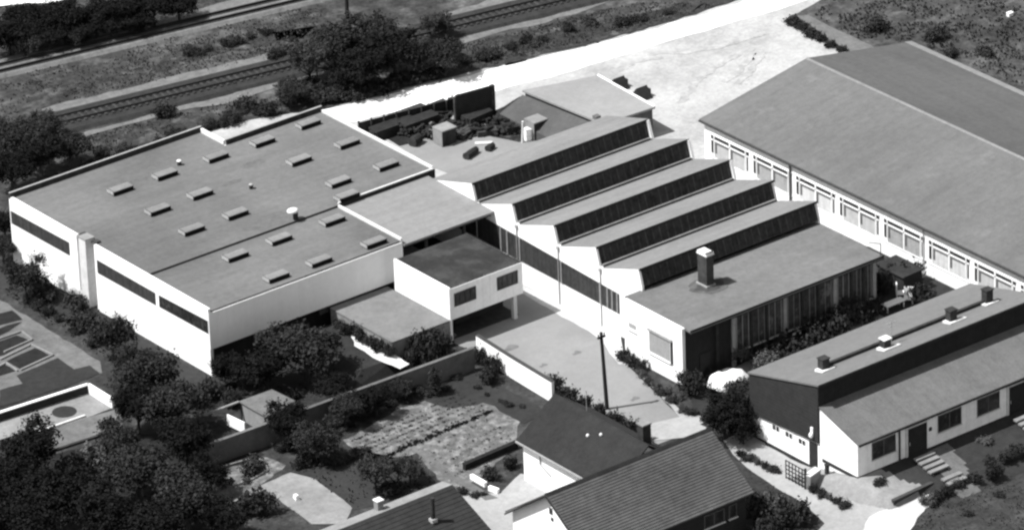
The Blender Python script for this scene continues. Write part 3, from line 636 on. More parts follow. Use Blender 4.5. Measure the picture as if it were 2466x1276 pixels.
p = G(2147, 826, 8.2); m = MB(); m.tube((p.x, p.y, 7.8), (p.x, p.y, 10.6), 0.03, 0.03, 5); m.box(p.x-0.6, p.x+0.6, p.y-0.02, p.y+0.02, 10.2, 10.25); m.box(p.x-0.4, p.x+0.4, p.y-0.02, p.y+0.02, 9.9, 9.94); m.build('aerial', M_metal, th)

# raised lawn in front of the terrace
def clamp(v, a=0.0, b=1.0): return max(a, min(b, v))
def lawn_z(x, y):
    z = 1.5 - 0.85*clamp((-57.2-y)/4.0)
    if y < -61.25: z -= 0.65*clamp((-61.25-y)/(0.1 if x < 34.7 else 3.0))
    if y > -57.0: z = 1.5*(0.3+0.7*clamp((-52.0-y)/5.0))
    z = min(z, 1.5*clamp((x-27.0)/2.5), 1.5*clamp((x-(27.0-0.42*(y+56)))/2.0))
    return z
nx, ny, st_ = 100, 36, 0.38
lx0, ly0 = 26.4, -65.0
cell = {'front_path': [], 'step_path': [], 'raised_lawn': []}
LV = [(lx0+st_*i, ly0+st_*j, lawn_z(lx0+st_*i, ly0+st_*j)) for j in range(ny+1) for i in range(nx+1)]
LV = [(x, y, (z + 0.05*noise.noise(Vector((x*0.7, y*0.7, 0)))) if z > 0.04 else -0.1) for x, y, z in LV]
for j in range(ny):
    for i in range(nx):
        x, y = lx0+st_*(i+.5), ly0+st_*(j+.5); q = noise.noise(Vector((x*0.9, y*0.9, 4)))
        if y > -56.9 and x > TX0+0.3: continue
        k = 'front_path' if x < 32.2+1.2*q-0.25*(y+57) else ('step_path' if abs(x-(38.6+0.30*(y+57.5))) < 1.25+0.4*q and y < -57.3 else 'raised_lawn')
        a = j*(nx+1)+i; cell[k].append((a, a+1, a+nx+2, a+nx+1))
for k, mt in (('front_path', M_conc), ('step_path', M_path), ('raised_lawn', M_lawn)):
    b = MB(); used = sorted({v for f in cell[k] for v in f}); ix = {v: n for n, v in enumerate(used)}
    b.v = [LV[v] for v in used]; b.f = [tuple(ix[v] for v in f) for f in cell[k]]
    o = b.build(k, mt, smooth=True); o['kind'] = 'structure'

# ------------------------------------------------------------------ tiled house at the bottom
def tiled_slope(y_top, z_top, y_bot, z_bot, x0, x1, rows, lift=0.05, th_=0.10):
    """stepped tile courses from eave to ridge"""
    m = MB()
    for k in range(rows):
        t0, t1 = k/rows, (k+1)/rows
        ya, za = y_bot+(y_top-y_bot)*t0, z_bot+(z_top-z_bot)*t0
        yb, zb = y_bot+(y_top-y_bot)*t1, z_bot+(z_top-z_bot)*t1
        m.xprism([(ya, za-th_), (yb, zb-th_), (yb, zb), (ya, za+lift)] if y_top > y_bot else [(ya, za+lift), (yb, zb), (yb, zb-th_), (ya, za-th_)], x0, x1)
    return m
bh = thing('tiled_house', (8.5, -50.5, 0), 'house with a ribbed tile roof and white gable, at the bottom edge of the photo', 'house')
BX0, BX1 = -0.5, 17.9
m = MB(); m.xprism([(-45.2, 0), (-45.2, 4.1), (-50.7, 7.8), (-56.0, 4.1), (-56.0, 0)], BX0+0.5, BX1-0.5); m.build('wall', M_white, bh)
m = tiled_slope(-50.7, 8.0, -56.6, 3.95, BX0, BX1, 25, 0.06); m.build('near_roof', M_tile, bh)
m = tiled_slope(-50.7, 7.995, -44.8, 3.95, BX0, BX1, 17); m.build('far_roof', M_tile, bh)
m = MB(); m.xprism([(-50.95, 7.9), (-50.7, 8.12), (-50.45, 7.9)], BX0-0.02, BX1+0.02); m.build('ridge_tiles', M_tile2, bh)
m = MB(); m.xprism([(-56.65, 3.78), (-50.7, 7.86), (-44.75, 3.78), (-44.75, 3.60), (-50.7, 7.68), (-56.65, 3.60)], BX0-0.06, BX0+0.06); m.build('barge_board', M_dark, bh)
m = MB(); m.box(BX0+0.52, BX1-0.52, -56.06, -56.003, 0, 4.0); m.build('front_facing', M_slate, bh)
window_y(bh, -56.065, 12.6, 14.9, 2.0, 3.3, frame=M_bar, pane=M_glass, bars=1)
window_y(bh, -56.065, 15.4, 16.3, 2.0, 3.3, frame=M_bar, pane=M_glass, bars=0)
boxes('gable_vent', M_soot, bh, (BX0+0.44, BX0+0.497, -50.9, -50.5, 5.9, 6.5), (BX0+0.44, BX0+0.497, -51.0, -50.7, 5.3, 5.6))

# dark gabled house behind it
hh = thing('dark_roof_house', (12.9, -40, 0), 'dark roofed house with white side wall, tucked behind the ribbed tile house', 'house')
m = MB(); m.yprism([(8.9, 0), (16.9, 0), (16.9, 3.9), (12.9, 6.85), (8.9, 3.9)], -48.2, -35.4); m.build('wall', M_white, hh)
m = MB(); m.yprism([(8.45, 3.85), (12.9, 6.98), (12.9, 7.13), (8.45, 4.0)], -48.3, -35.0); m.build('near_roof', M_tile2, hh)
m = MB(); m.yprism([(12.903, 6.98), (17.35, 3.85), (17.35, 4.0), (12.903, 7.13)], -48.3, -35.0); m.build('far_roof', M_tile2, hh)
m = MB(); m.yprism([(8.33, 3.80), (8.447, 3.80), (8.447, 3.95), (8.33, 3.95)], -44.5, -35.0); m.tube((8.82, -43.6, 0), (8.82, -43.6, 3.8), 0.06, n=6); m.bar((8.80, -37.9, 3.7), (8.80, -37.9, 2.6), 0.09); m.bar((8.80, -37.9, 2.6), (8.80, -39.3, 2.0), 0.09); m.build('gutter', M_metal, hh)
m = MB(); m.box(13.4, 14.3, -46.9, -46.1, 6.0, 8.2); c = m.build('chimney', M_soot, hh)
m = MB(); m.box(13.33, 14.37, -46.97, -46.03, 8.2, 8.32); m.build('chimney_cap', M_conc, c)
for (px, py) in ((1416, 1065), (1448, 1072)):
    p = G(px, py, 5.4); zz = 4.0 + (p.x-8.45)*(3.13/4.45)
    m = MB(); m.blob((p.x, p.y, zz+0.12), 0.16, 0.16, 0.16, 8, 5); m.build('roof_vent', M_lead, hh)
p = G(1413, 1000, 6.5); m = MB(); m.tube((p.x, p.y, 5.6), (p.x, p.y, 9.0), 0.025, n=5); m.build('aerial', M_metal, hh)

# low roof at the bottom left of centre
lh = thing('low_shed_house', (-14, -43, 0), 'low house with a dark roof, thin flue and stub chimney, cut by the bottom edge', 'house')
LX1 = -3.2
m = MB(); m.xprism([(-40.9, 5.75), (-46.7, 3.2), (-46.7, 0), (-39.6, 0), (-39.6, 5.3)], -30, LX1-0.5); m.build('wall', M_front, lh)
m = tiled_slope(-40.9, 6.0, -47.0, 3.4, -30.2, LX1, 14, 0.035); m.build('near_roof', M_tile3, lh)
m = MB(); m.xprism([(-40.896, 5.8), (-40.896, 6.02), (-39.5, 5.78), (-39.5, 5.56)], -30.2, LX1); m.build('far_roof', M_conc, lh)  # pale far slope: sunlight is put into its colour
p = G(1043, 1245, 5.3)
m = MB(); m.tube((p.x, p.y, 4.6), (p.x, p.y, 7.2), 0.2, n=8); fl = m.build('flue_pipe', M_soot, lh)
m = MB(); m.box(p.x-0.32, p.x+0.25, p.y-0.32, p.y+0.25, 4.9, 5.22); m.build('flue_flashing', M_metal, fl)
p = G(912, 1222, 6.0)
m = MB(); m.box(p.x-0.3, p.x+0.3, p.y-0.3, p.y+0.3, 5.5, 6.75); c = m.build('chimney', M_conc, lh)
m = MB(); m.box(p.x-0.36, p.x+0.36, p.y-0.36, p.y+0.36, 6.75, 6.83); m.build('chimney_cap', M_lead, c)

# ------------------------------------------------------------------ building beyond the sheds, and yard clutter
nb = thing('flat_store', (61, 19, 0), 'low store with a pale flat roof beyond the far end of the sawtooth roofs', 'store')
m = MB(); m.poly([(58.0, 13.9), (63.9, 13.5), (64.5, 22.9), (57.0, 25.2)], 0, 2.85); m.build('wall', mat('store_wall', 0.085, 0.2, 0.5, 4.0), nb)
m = MB(); m.poly([(57.8, 13.7), (64.1, 13.3), (64.7, 23.1), (56.8, 25.4)], 2.85, 3.05); m.build('roof', mat('pale_gravel_roof', 0.25, 0.10, 0.5, 5.0, stain=0.12), nb)
m = MB(); m.poly([(64.0, 13.4), (64.16, 13.4), (64.76, 23.1), (64.6, 23.1)], 3.052, 3.16); m.build('roof_edge', M_white, nb)
m = MB(); m.poly([(54.4, 15.9), (57.75, 14.9), (56.75, 25.3), (54.2, 25.9)], 0, [1.0, 2.6, 2.6, 1.1]); m.build('lean_to_roof', mat('grey_sheet_roof', 0.082, 0.16, 0.5, 5.0, stain=0.25), nb)
p = G(1437, 286, 3.05); m = MB(); m.box(p.x-0.3, p.x+0.3, p.y-0.3, p.y+0.3, 3.0, 3.4); m.build('roof_hatch', M_bar, nb)
for i, (px, py) in enumerate(((1494, 211), (1549, 234))):
    p = G(px, py); m = MB()
    m.xprism([(p.y-1.0, 0), (p.y+1.0, 0), (p.y, 1.2)], p.x-0.9, p.x+0.5)
    m.box(p.x+0.5, p.x+0.62, p.y-0.5, p.y+0.5, 0, 0.9)
    t = m.build('tarpaulin_tent', M_dark)
    tag(t, ['small dark ridge shaped cover on white gravel, further up the store roof edge', 'small dark ridge shaped cover on white gravel, nearest the corner of the store roof'][i], 'covered heap', 'dark covers beside the store')
# timber screen
p0 = G(1100, 305); p1 = G(1186, 281)
sc_ = thing('timber_screen', (p1.x, p1.y, 0), 'tall dark timber screen wall standing in the junk yard against the white road', 'screen')
m = MB(); m.bar((p0.x, p0.y, 1.7), (p1.x, p1.y, 1.7), 0.3, 3.4); m.build('panel', M_dark, sc_)
m = MB(); m.bar((p1.x+0.1, p1.y, 0), (p1.x+0.1, p1.y, 3.45), 0.4, 0.4)
m.build('post', M_wood, sc_)
m = MB(); m.bar((p0.x-0.1, p0.y, 0), (p0.x-0.1, p0.y, 3.3), 0.25, 0.25); m.build('post', M_wood, sc_)
# fence along the road side of the junk yard
q0 = G(862, 294, 1.6); q1 = G(1104, 232, 1.8); q0.z = q1.z = 0
fe = thing('board_fence', (q0.x, q0.y, 0), 'long dark board fence between the junk yard and the white road', 'fence')
m = MB(); m.bar((q0.x, q0.y, 0.75), (q1.x, q1.y, 0.95), 0.1, 1.5)
m.build('boards', M_dark, fe)
for k in range(9):
    t = k/8; x = q0.x+(q1.x-q0.x)*t; y = q0.y+(q1.y-q0.y)*t
    m = MB(); m.bar((x, y-0.1, 0), (x, y-0.1, 1.75), 0.14); m.build('post', M_wood, fe)
def stack(px, py, L, w, h, label, mat_, rz=0.0, top=None):
    p = G(px, py); t = thing('timber_stack', (p.x, p.y, 0), label, 'timber stack', 'timber stacks in the junk yard')
    rr = random.Random(px); m = MB(); n = max(2, int(h/0.22))
    for k in range(n):
        for j in range(4):
            yy = -w/2 + w*(j+0.5)/4; a = L*(0.5-0.06*rr.random()); c = L*(0.5-0.06*rr.random())
            z = 0.12 + k*0.22
            P1 = Vector((-a, yy, z)); P2 = Vector((c, yy, z)); rot = Matrix.Rotation(rz, 3, 'Z')
            m.bar(rot@P1+Vector((p.x, p.y, 0)), rot@P2+Vector((p.x, p.y, 0)), w/4*0.9, 0.17)
    m.build('boards', mat_, t)
    m = MB(); rot = Matrix.Rotation(rz, 3, 'Z')
    for s in (-0.3, 0.3): m.bar(rot@Vector((s*L, -w/2-0.05, 0.06))+Vector((p.x, p.y, 0)), rot@Vector((s*L, w/2+0.05, 0.06))+Vector((p.x, p.y, 0)), 0.12, 0.12)
    m.build('bearers', M_wood, t)
stack(945, 320, 5.2, 1.6, 1.3, 'dark low timber stack nearest the hall roof, at the left end of the junk yard', M_dark)
stack(1010, 312, 4.5, 1.5, 1.5, 'long dark timber stack just left of the pale topped crate', M_dark)
stack(980, 285, 4.5, 1.1, 0.9, 'greyish timber stack with pale ends, right behind the long dark stacks', M_wood)
stack(1045, 272, 3.6, 1.2, 1.0, 'grey timber stack midway along the board fence', M_wood, 0.05)
stack(1105, 262, 2.6, 1.2, 1.3, 'short timber stack leaning near the left end of the tall screen', M_wood, 0.5)
stack(1150, 300, 3.4, 1.5, 1.5, 'dark timber heap at the foot of the tall screen', M_dark, 0.1)
stack(1215, 298, 2.4, 1.6, 1.2, 'dark broken timber heap right of the tall screen', M_dark, 0.7)
stack(1240, 318, 2.2, 1.4, 1.0, 'dark jumbled timber heap directly behind the white drum', M_dark, -0.3)
stack(1120, 325, 3.0, 1.6, 0.7, 'low loose timber pile right of the pale topped crate', M_wood, 0.3)
stack(1172, 325, 2.2, 1.2, 0.8, 'small low timber pile in the middle of the yard floor', M_wood, -0.4)
for (nm, cnt, sd_, val, L1) in (('scrap_timber', 900, 12, 0.018, 1.5), ('scrap_boards', 110, 14, 0.16, 1.0)):
    rr = random.Random(sd_); m = MB()
    for k in range(cnt):
        u, v_ = rr.random(), rr.random()
        q = G(885, 312).lerp(G(1095, 246), u).lerp(G(1050, 340).lerp(G(1330, 316), u), v_)
        L = rr.uniform(0.3, L1); a = rr.choice((0.3, 1.2, rr.uniform(0, 3.14))); z = rr.uniform(0.05, 0.9)*rr.random(); t = rr.uniform(-.3, .3)
        d = Vector((math.cos(a), math.sin(a), t))*L/2; c = Vector((q.x, q.y, z+0.1+abs(d.z)))
        m.bar(c-d, c+d, rr.uniform(0.08, 0.45), rr.uniform(0.05, 0.3))
    o = m.build(nm, mat(nm, val, 0.6, 0.8, 2.0)); o['kind'] = 'stuff'
def crate(px, py, L, w, h, label, cat='crate', m1=M_soot, m2=M_conc):
    p = G(px, py); t = thing('crate', (p.x, p.y, 0), label, cat)
    m = MB(); m.box(p.x-L/2, p.x+L/2, p.y-w/2, p.y+w/2, 0.1, h); m.build('body', m1, t)
    m = MB(); m.box(p.x-L/2-0.08, p.x+L/2+0.08, p.y-w/2-0.08, p.y+w/2+0.08, h, h+0.12); m.build('lid', m2, t)
    m = MB(); m.box(p.x-L/2-0.07, p.x-L/2-0.003, p.y-w/2, p.y+w/2, 0.1, h-0.003); m.build('sunlit_end_board', m2, t)  # pale lid and end, dark body: sun and shade put into colours
    m = MB()
    for s in (-0.35, 0.35): m.box(p.x+s*L-0.1, p.x+s*L+0.1, p.y-w/2, p.y+w/2, 0, 0.1)
    m.build('skids', M_wood, t)
crate(1072, 345, 1.7, 1.5, 1.7, 'tall crate with pale lid and dark side standing alone left in the yard')
crate(1292, 330, 1.6, 1.5, 1.9, 'dark tall crate with pale lid beside the white drum', m1=M_dark)
p = G(1272, 338); d = thing('drum', (p.x, p.y, 0), 'bright white drum between a pale post and the dark tall crate', 'drum')
m = MB(); m.tube((p.x, p.y, 0), (p.x, p.y, 1.25), 0.42, n=14); m.build('body', M_white, d)
m = MB(); m.tube((p.x, p.y, 1.25), (p.x, p.y, 1.29), 0.44, n=14); m.tube((p.x, p.y, 0.6), (p.x, p.y, 0.66), 0.435, n=14); m.build('hoops', M_pale, d)
p = G(1258, 345); m = MB(); m.tube((p.x, p.y, 0), (p.x+0.15, p.y, 2.3), 0.12, 0.10, 8); m.blob((p.x+0.15, p.y, 2.3), 0.14, 0.14, 0.08)
tag(m.build('post', M_pale), 'slanting pale post left of the white drum in the yard', 'post')
def barrel(px, py, L, r, rz, label):
    p = G(px, py); dx, dy = math.cos(rz)*L/2, math.sin(rz)*L/2
    t = thing('barrel', (p.x, p.y, 0), label, 'barrel')
    m = MB(); m.tube((p.x-dx, p.y-dy, r), (p.x, p.y, r), r*0.85, r, 10); m.tube((p.x, p.y, r), (p.x+dx, p.y+dy, r), r, r*0.85, 10); m.build('body', M_dark, t)
    m = MB(); m.tube((p.x-dx*1.06, p.y-dy*1.06, r), (p.x-dx*0.94, p.y-dy*0.94, r), r*0.98, r*0.98, 10); m.build('rim', M_soot, t)
barrel(1135, 377, 1.9, 0.4, 0.35, 'dark long barrel lying on pale ground behind the first sawtooth roof')
barrel(1181, 362, 1.0, 0.36, 0.35, 'short dark barrel lying right of the longer one in the yard')
barrel(1002, 349, 1.3, 0.55, 0.3, 'round dark barrel lying close to the hall roof edge')
p = G(1165, 348); m = MB(); m.bar((p.x-0.7, p.y+0.5, 0.15), (p.x+0.7, p.y-0.5, 0.15), 0.5, 0.12); m.bar((p.x-0.6, p.y+0.42, 0.05), (p.x+0.6, p.y-0.42, 0.05), 0.2, 0.1)
tag(m.build('plank', M_pale), 'bright plank lying on the yard floor behind the barrels', 'plank')

# ------------------------------------------------------------------ utility pole, gas pole, railway
p = G(1462, 985); pole = thing('utility_pole', (p.x, p.y, 0), 'tall dark wooden pole standing at the left side of the court', 'pole')
m = MB(); m.tube((p.x, p.y, 0), (p.x-0.35, p.y+0.1, 7.9), 0.2, 0.15, 9); m.build('shaft', M_pole, pole)
m = MB(); m.box(p.x-0.75, p.x+0.1, p.y, p.y+0.2, 7.35, 7.5)
for s in (-0.68, -0.35, 0.02): m.tube((p.x+s, p.y+0.1, 7.5), (p.x+s, p.y+0.1, 7.78), 0.06, n=6)
m.build('insulator_bar', M_pole, pole)
p = G(838, 70); po = thing('signal_post', (p.x, p.y, 0), 'dark slim post beside the railway at the top of the photo', 'post')
m = MB(); m.tube((p.x, p.y, 0), (p.x, p.y, 7.0), 0.22, 0.18, 8); m.build('shaft', M_pole, po)
m = MB(); m.box(p.x-0.7, p.x+0.7, p.y-0.1, p.y+0.1, 5.4, 5.6); m.build('arm', M_pole, po)
def track(a, c, label, sleepers, bed_w, railm, bedm, gauge=1.5):
    a = Vector(a); c = Vector(c); d = (c-a).normalized(); nrm = Vector((-d.y, d.x, 0)); L = (c-a).length
    t = thing('railway_track', tuple(a), label, 'railway track', 'railway tracks')
    m = MB(); h = 0.32
    pr = [(-bed_w/2-0.4, 0.03), (-bed_w/2, h), (bed_w/2, h), (bed_w/2+0.4, 0.03)]
    i = 0
    for e in (a, c): m.v += [tuple(e+nrm*u+Vector((0, 0, z))) for (u, z) in pr]
    m.f += [(0, 1, 5, 4), (1, 2, 6, 5), (2, 3, 7, 6), (0, 3, 2, 1), (4, 5, 6, 7)]
    m.build('ballast', bedm, t)
    for s in (-1, 1):
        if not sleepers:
            m = MB(); o_ = nrm*s*gauge/2 + Vector((0, 0, h+0.03)); m.bar(a+o_, c+o_, 0.62, 0.05); m.build('oil_and_shadow_strip', M_ballast, t)  # dark strip for oil staining plus the rail's painted shadow
        m = MB(); o_ = nrm*s*gauge/2 + Vector((0, 0, h+0.20)); m.bar(a+o_, c+o_, 0.14, 0.18); m.build('rail', railm, t)
    if sleepers:
        base = None
        for k in range(sleepers):
            e = a + d*(k+0.5)*L/sleepers
            if base is None:
                m = MB(); m.bar(e-nrm*1.25+Vector((0, 0, h+0.06)), e+nrm*1.25+Vector((0, 0, h+0.06)), 0.30, 0.12); base = m.build('sleeper', M_sleeper, t); b0 = e.copy(); l0 = base.location.copy()
            else:
                cc = base.copy(); COL.objects.link(cc); cc.parent = t; cc.location = l0 + (e-b0)
A1, A2 = G(-160, 214), G(900, -38)
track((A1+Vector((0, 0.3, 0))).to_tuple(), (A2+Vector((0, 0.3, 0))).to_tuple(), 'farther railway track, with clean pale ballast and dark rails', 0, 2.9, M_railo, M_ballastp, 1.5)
B1, B2 = G(-100, 360), G(1560, -35)
dB = (B2-B1); 
track(G(-60, 348).to_tuple(), G(1470, -24).to_tuple(), 'nearer railway track on dark ballast with sleepers showing', 96, 4.6, M_railo, M_ballast)

# ------------------------------------------------------------------ garden walls, sheds and steps
def wall_run(name, pts, t, z0, z1, body, cap, label, cat='garden wall', capw=0.08):
    w = thing(name, (pts[0].x, pts[0].y, 0), label, cat)
    m = MB(); k = MB()
    for a, c in zip(pts[:-1], pts[1:]):
        a = Vector((a.x, a.y, 0)); c = Vector((c.x, c.y, 0)); zz = Vector((0, 0, (z0+z1)/2))
        m.bar(a+zz, c+zz, t, z1-z0); zc = Vector((0, 0, z1+0.04)); k.bar(a+zc, c+zc, t+capw, 0.08)
    m.build('masonry', body, w); k.build('coping', cap, w)
    return w
wall_run('boundary_wall', [G(470, 1135), G(628, 1078), G(800, 1014), G(1142, 889)], 0.3, 0, 2.2, M_wall, M_wall, 'long grey garden wall running from the dark trees up to the court')
wall_run('court_wall', [Vector((20.95, -13.2, 0)), Vector((20.55, -18.8, 0)), Vector((20.25, -25.3, 0))], 0.3, 0, 2.1, M_white, M_parapet, 'bright white wall between the vegetable plot and the court, with dark coping')
wall_run('kerb_wall', [G(1560, 1208), G(1562, 1206)], 0.2, 0, 0.3, M_conc, M_conc, 'short kerb') if False else None
wall_run('lawn_wall', [G(2150, 1222), G(2245, 1178)], 0.3, 0, 0.7, M_soot, M_parapet, 'low dark retaining wall along the lane below the terrace lawn')
# sunken terrace at lower left
tz = thing('walled_terrace', (-18, 0, 0), 'pale walled terrace with a round drain cover, lower left garden', 'terrace')
pa = G(-60, 1012, 0.9); pb = G(212, 925, 0.9); pc = G(272, 962, 0.9)
m = MB()
for a, c in ((pa, pb), (pb, pc)):
    m.bar(Vector((a.x, a.y, 0.45)), Vector((c.x, c.y, 0.45)), 0.28, 0.9)
m.build('wall', M_white, tz)
m = MB()
for a, c in ((pa, pb), (pb, pc)): m.bar(Vector((a.x, a.y, 0.94)), Vector((c.x, c.y, 0.94)), 0.36, 0.07)
m.build('coping', M_white, tz)
m = MB(); a, c = pa, pb; off = Vector((0, -0.17, 0)); m.bar(Vector((a.x, a.y, 0.48))+off, Vector((c.x, c.y, 0.48))+off, 0.05, 0.72); m.build('painted_shade_lining', M_slate, tz)  # dark sheet paints the shade on the wall's inner face
def hexa(pp, z0, z1):
    pp = [(q.x, q.y) for q in pp]
    area = sum(pp[k][0]*pp[(k+1) % len(pp)][1]-pp[(k+1) % len(pp)][0]*pp[k][1] for k in range(len(pp)))
    return pp if area > 0 else pp[::-1]
m = MB(); m.poly(hexa(pix((-60, 1030), (212, 945), (285, 978), (195, 1012), (85, 1048), (60, 1040), (-60, 1080)), 0, 0), 0.02, 0.07); m.build('floor', M_conc, tz)
m = MB(); m.poly(hexa(pix((85, 1050), (200, 1008), (285, 985), (300, 1030), (110, 1092)), 0, 0), 0.02, 0.05); m.build('lower_floor', M_path, tz)
m = MB(); p = G(155, 993); m.tube((p.x, p.y, 0.07), (p.x, p.y, 0.10), 1.15, n=18); m.build('drain_cover', M_slate, tz)
m = MB(); m.bar(G(85, 1046)+Vector((0, 0, 0.15)), G(205, 1004)+Vector((0, 0, 0.15)), 0.25, 0.2); m.build('kerb', M_pale, tz)
m = MB(); m.bar(G(108, 1094)+Vector((0, 0, 0.1)), G(290, 1034)+Vector((0, 0, 0.1)), 0.3, 0.2); m.build('front_kerb', M_soot, tz)
# small lean-to shed among the trees
p = [G(490, 1000, 1.9), G(655, 938, 1.9), G(740, 975, 1.9), G(600, 1025, 1.9)]
ls = thing('lean_to_shed', (G(610, 1030).x, G(610, 1030).y, 0), 'small flat lean-to shed with pale roof edge, half hidden by dark trees', 'shed')
p = [G(575, 967, 1.9), G(655, 938, 1.9), G(725, 972, 1.9), G(640, 1004, 1.9)]
m = MB(); m.poly(hexa(p, 0, 0), 1.85, 1.95); m.build('roof', M_path, ls)
m = MB(); m.bar(G(490, 999, 1.93), G(575, 967, 1.93), 0.25, 0.12); m.build('roof_beam', M_conc, ls)
m = MB(); a, c = G(548, 1010, 0.9), G(590, 1030, 0.9); m.bar(a, c, 0.12, 1.1); m.build('side_wall', M_white, ls)
a, c = p[3], p[2]; m = MB(); m.bar(Vector((a.x, a.y+0.25, 0.92)), Vector((c.x, c.y+0.25, 0.92)), 0.1, 1.84); m.build('front_wall', M_wall, ls)
a, c = p[0], p[3]; m = MB(); m.bar(Vector((a.x+0.2, a.y-0.1, 0.92)), Vector((c.x+0.2, c.y, 0.92)), 0.1, 1.84); m.build('end_wall', M_conc, ls)
for q in (p[0], G(490, 999, 1.9)):
    m = MB(); m.bar(Vector((q.x+0.1, q.y-0.15, 0)), Vector((q.x+0.1, q.y-0.15, 1.84)), 0.12); m.build('post', M_wood, ls)
# steps at the terrace front doors
def steps(px, py, n, wid, z_top, label, rise=0.3):
    p = G(px, py, z_top); t = thing('garden_steps', (p.x, p.y, 0), label, 'steps')
    for k in range(n):
        y = p.y - k*0.62; z = z_top - k*rise
        m = MB(); m.box(p.x-wid/2, p.x+wid/2, y-0.5, y, z-0.16, z); m.build('tread', M_conc, t)
    for sx in (-wid/2+0.2, wid/2-0.2):
        m = MB(); m.bar((p.x+sx, p.y, z_top-0.25), (p.x+sx, p.y-n*0.62, z_top-n*rise-0.2), 0.15, 0.2); m.build('stringer', M_soot, t)
steps(2222, 1094, 4, 2.2, 1.75, 'pale garden steps below the left front door of the terrace', 0.18)
steps(2462, 1000, 4, 2.2, 1.75, 'pale garden steps at the right edge, below the second terrace door', 0.18)
steps(2288, 1142, 2, 2.2, 1.15, 'two pale lower steps further down the terrace lawn', 0.2)
# trellis gate and fence by the lane
a, c = G(1893, 1152), G(1940, 1178)
tg = thing('trellis_panel', (a.x, a.y, 0), 'dark trellis panel with a post at the lane side, left of the white gable', 'trellis')
m = MB(); 
for k in range(7):
    q = a.lerp(c, k/6); m.bar(Vector((q.x, q.y, 0)), Vector((q.x, q.y, 1.9)), 0.07)
for z in (0.2, 0.6, 1.0, 1.4, 1.85): m.bar(Vector((a.x, a.y, z)), Vector((c.x, c.y, z)), 0.06, 0.07)
m.build('lattice', M_black, tg)
m = MB(); m.bar(Vector((c.x, c.y, 0)), Vector((c.x, c.y, 2.1)), 0.16); m.build('post', M_soot, tg)
a, c = G(1945, 1180), G(1970, 1162)
ck = thing('masonry_pier', (a.x, a.y, 0), 'pale masonry pier box beside the trellis panel', 'pier')
m = MB(); m.bar(Vector((a.x, a.y, 0.7)), Vector((c.x, c.y, 0.7)), 0.6, 1.4); m.build('body', M_conc, ck)
m = MB(); m.bar(Vector((a.x, a.y, 1.45)), Vector((c.x, c.y, 1.45)), 0.7, 0.1); m.build('cap', M_pale, ck)
a = G(1992, 1160); st = thing('gate_post', (a.x, a.y, 0), 'dark square post at the foot of the white gable', 'post')
m = MB(); m.box(a.x-0.15, a.x+0.15, a.y-0.15, a.y+0.15, 0, 1.7); m.build('shaft', M_soot, st); m = MB(); m.box(a.x-0.2, a.x+0.2, a.y-0.2, a.y+0.2, 1.7, 1.78); m.build('cap', M_slate, st)
# garden chairs behind the terrace
def chair(px, py, rz, label):
    p = G(px, py); t = thing('garden_chair', (p.x, p.y, 0), label, 'garden chair', 'white garden chairs')
    rot = Matrix.Rotation(rz, 3, 'Z'); f = lambda *v: rot@Vector(v)+p
    m = MB(); m.bar(f(-0.45, 0, 0.5), f(0.45, 0, 0.5), 0.9, 0.1); m.build('seat', M_white, t)
    m = MB(); m.bar(f(-0.45, 0.42, 0.95), f(0.45, 0.42, 0.95), 0.1, 0.95); m.build('backrest', M_white, t)
    for sx in (-0.4, 0.4):
        for sy in (-0.4, 0.4):
            m = MB(); m.bar(f(sx, sy, 0), f(sx, sy, 0.46), 0.07); m.build('leg', M_white, t)
chair(2170, 716, 0.9, 'white garden chair standing left, near the end of the office wing')
chair(2188, 728, -0.8, 'white garden chair standing right, closer to the terrace roof')
p = G(2150, 745); tb = thing('garden_table', (p.x, p.y, 0), 'white garden table in front of the two white chairs', 'garden table')
m = MB(); m.bar((p.x-1.1, p.y, 0.72), (p.x+1.3, p.y, 0.72), 0.9, 0.08); m.build('top', M_white, tb)
for sx in (-0.9, 1.1):
    for sy in (-0.3, 0.3):
        m = MB(); m.bar((p.x+sx, p.y+sy, 0), (p.x+sx, p.y+sy, 0.68), 0.08); m.build('leg', M_white, tb)
p = G(1757, 908, 0.55); m = MB(); nn = 20; rings = 7
for a in range(rings+1):
    th = math.pi/2*a/rings
    for k in range(nn):
        t = 2*math.pi*k/nn; w = 1 + 0.22*noise.noise(Vector((2*math.cos(t), 2*math.sin(t), 1.7))) + 0.10*noise.noise(Vector((5*math.cos(t), 5*math.sin(t), a*0.8)))
        m.v.append((p.x+2.15*w*math.cos(t)*math.sin(th)**0.8, p.y+1.55*w*math.sin(t)*math.sin(th)**0.8, 1.15*math.cos(th)*(1+0.25*noise.noise(Vector((math.cos(t)*th*2, math.sin(t)*th*2, 5))))))
for a in range(rings):
    for k in range(nn):
        q = (k+1) % nn; m.f.append((a*nn+k, (a+1)*nn+k, (a+1)*nn+q, a*nn+q))
tag(m.build('covered_heap', M_white, smooth=True), 'white sheeted heap lying between the office corner and the dark clad gable', 'covered heap')
# dark store against the gabled hall
a = Vector((60.2, -28.2, 0))
ds = thing('dark_shed', (59.7, -28.4, 0), 'small dark shed standing between the office wing and the gabled hall wall', 'shed')
m = MB(); m.box(58.5, 60.8, -30.3, -26.6, 0, 1.85); m.build('wall', M_dark, ds)
m = MB(); m.poly([(58.3, -30.45), (60.95, -30.45), (60.95, -26.4), (58.3, -26.4)], [1.85, 1.95, 1.95, 1.85], [1.97, 2.07, 2.07, 1.97]); m.build('roof', M_bridgeroof, ds)
m = MB(); m.box(58.47, 58.497, -29.0, -28.1, 0.05, 1.7); m.build('door', M_soot, ds)
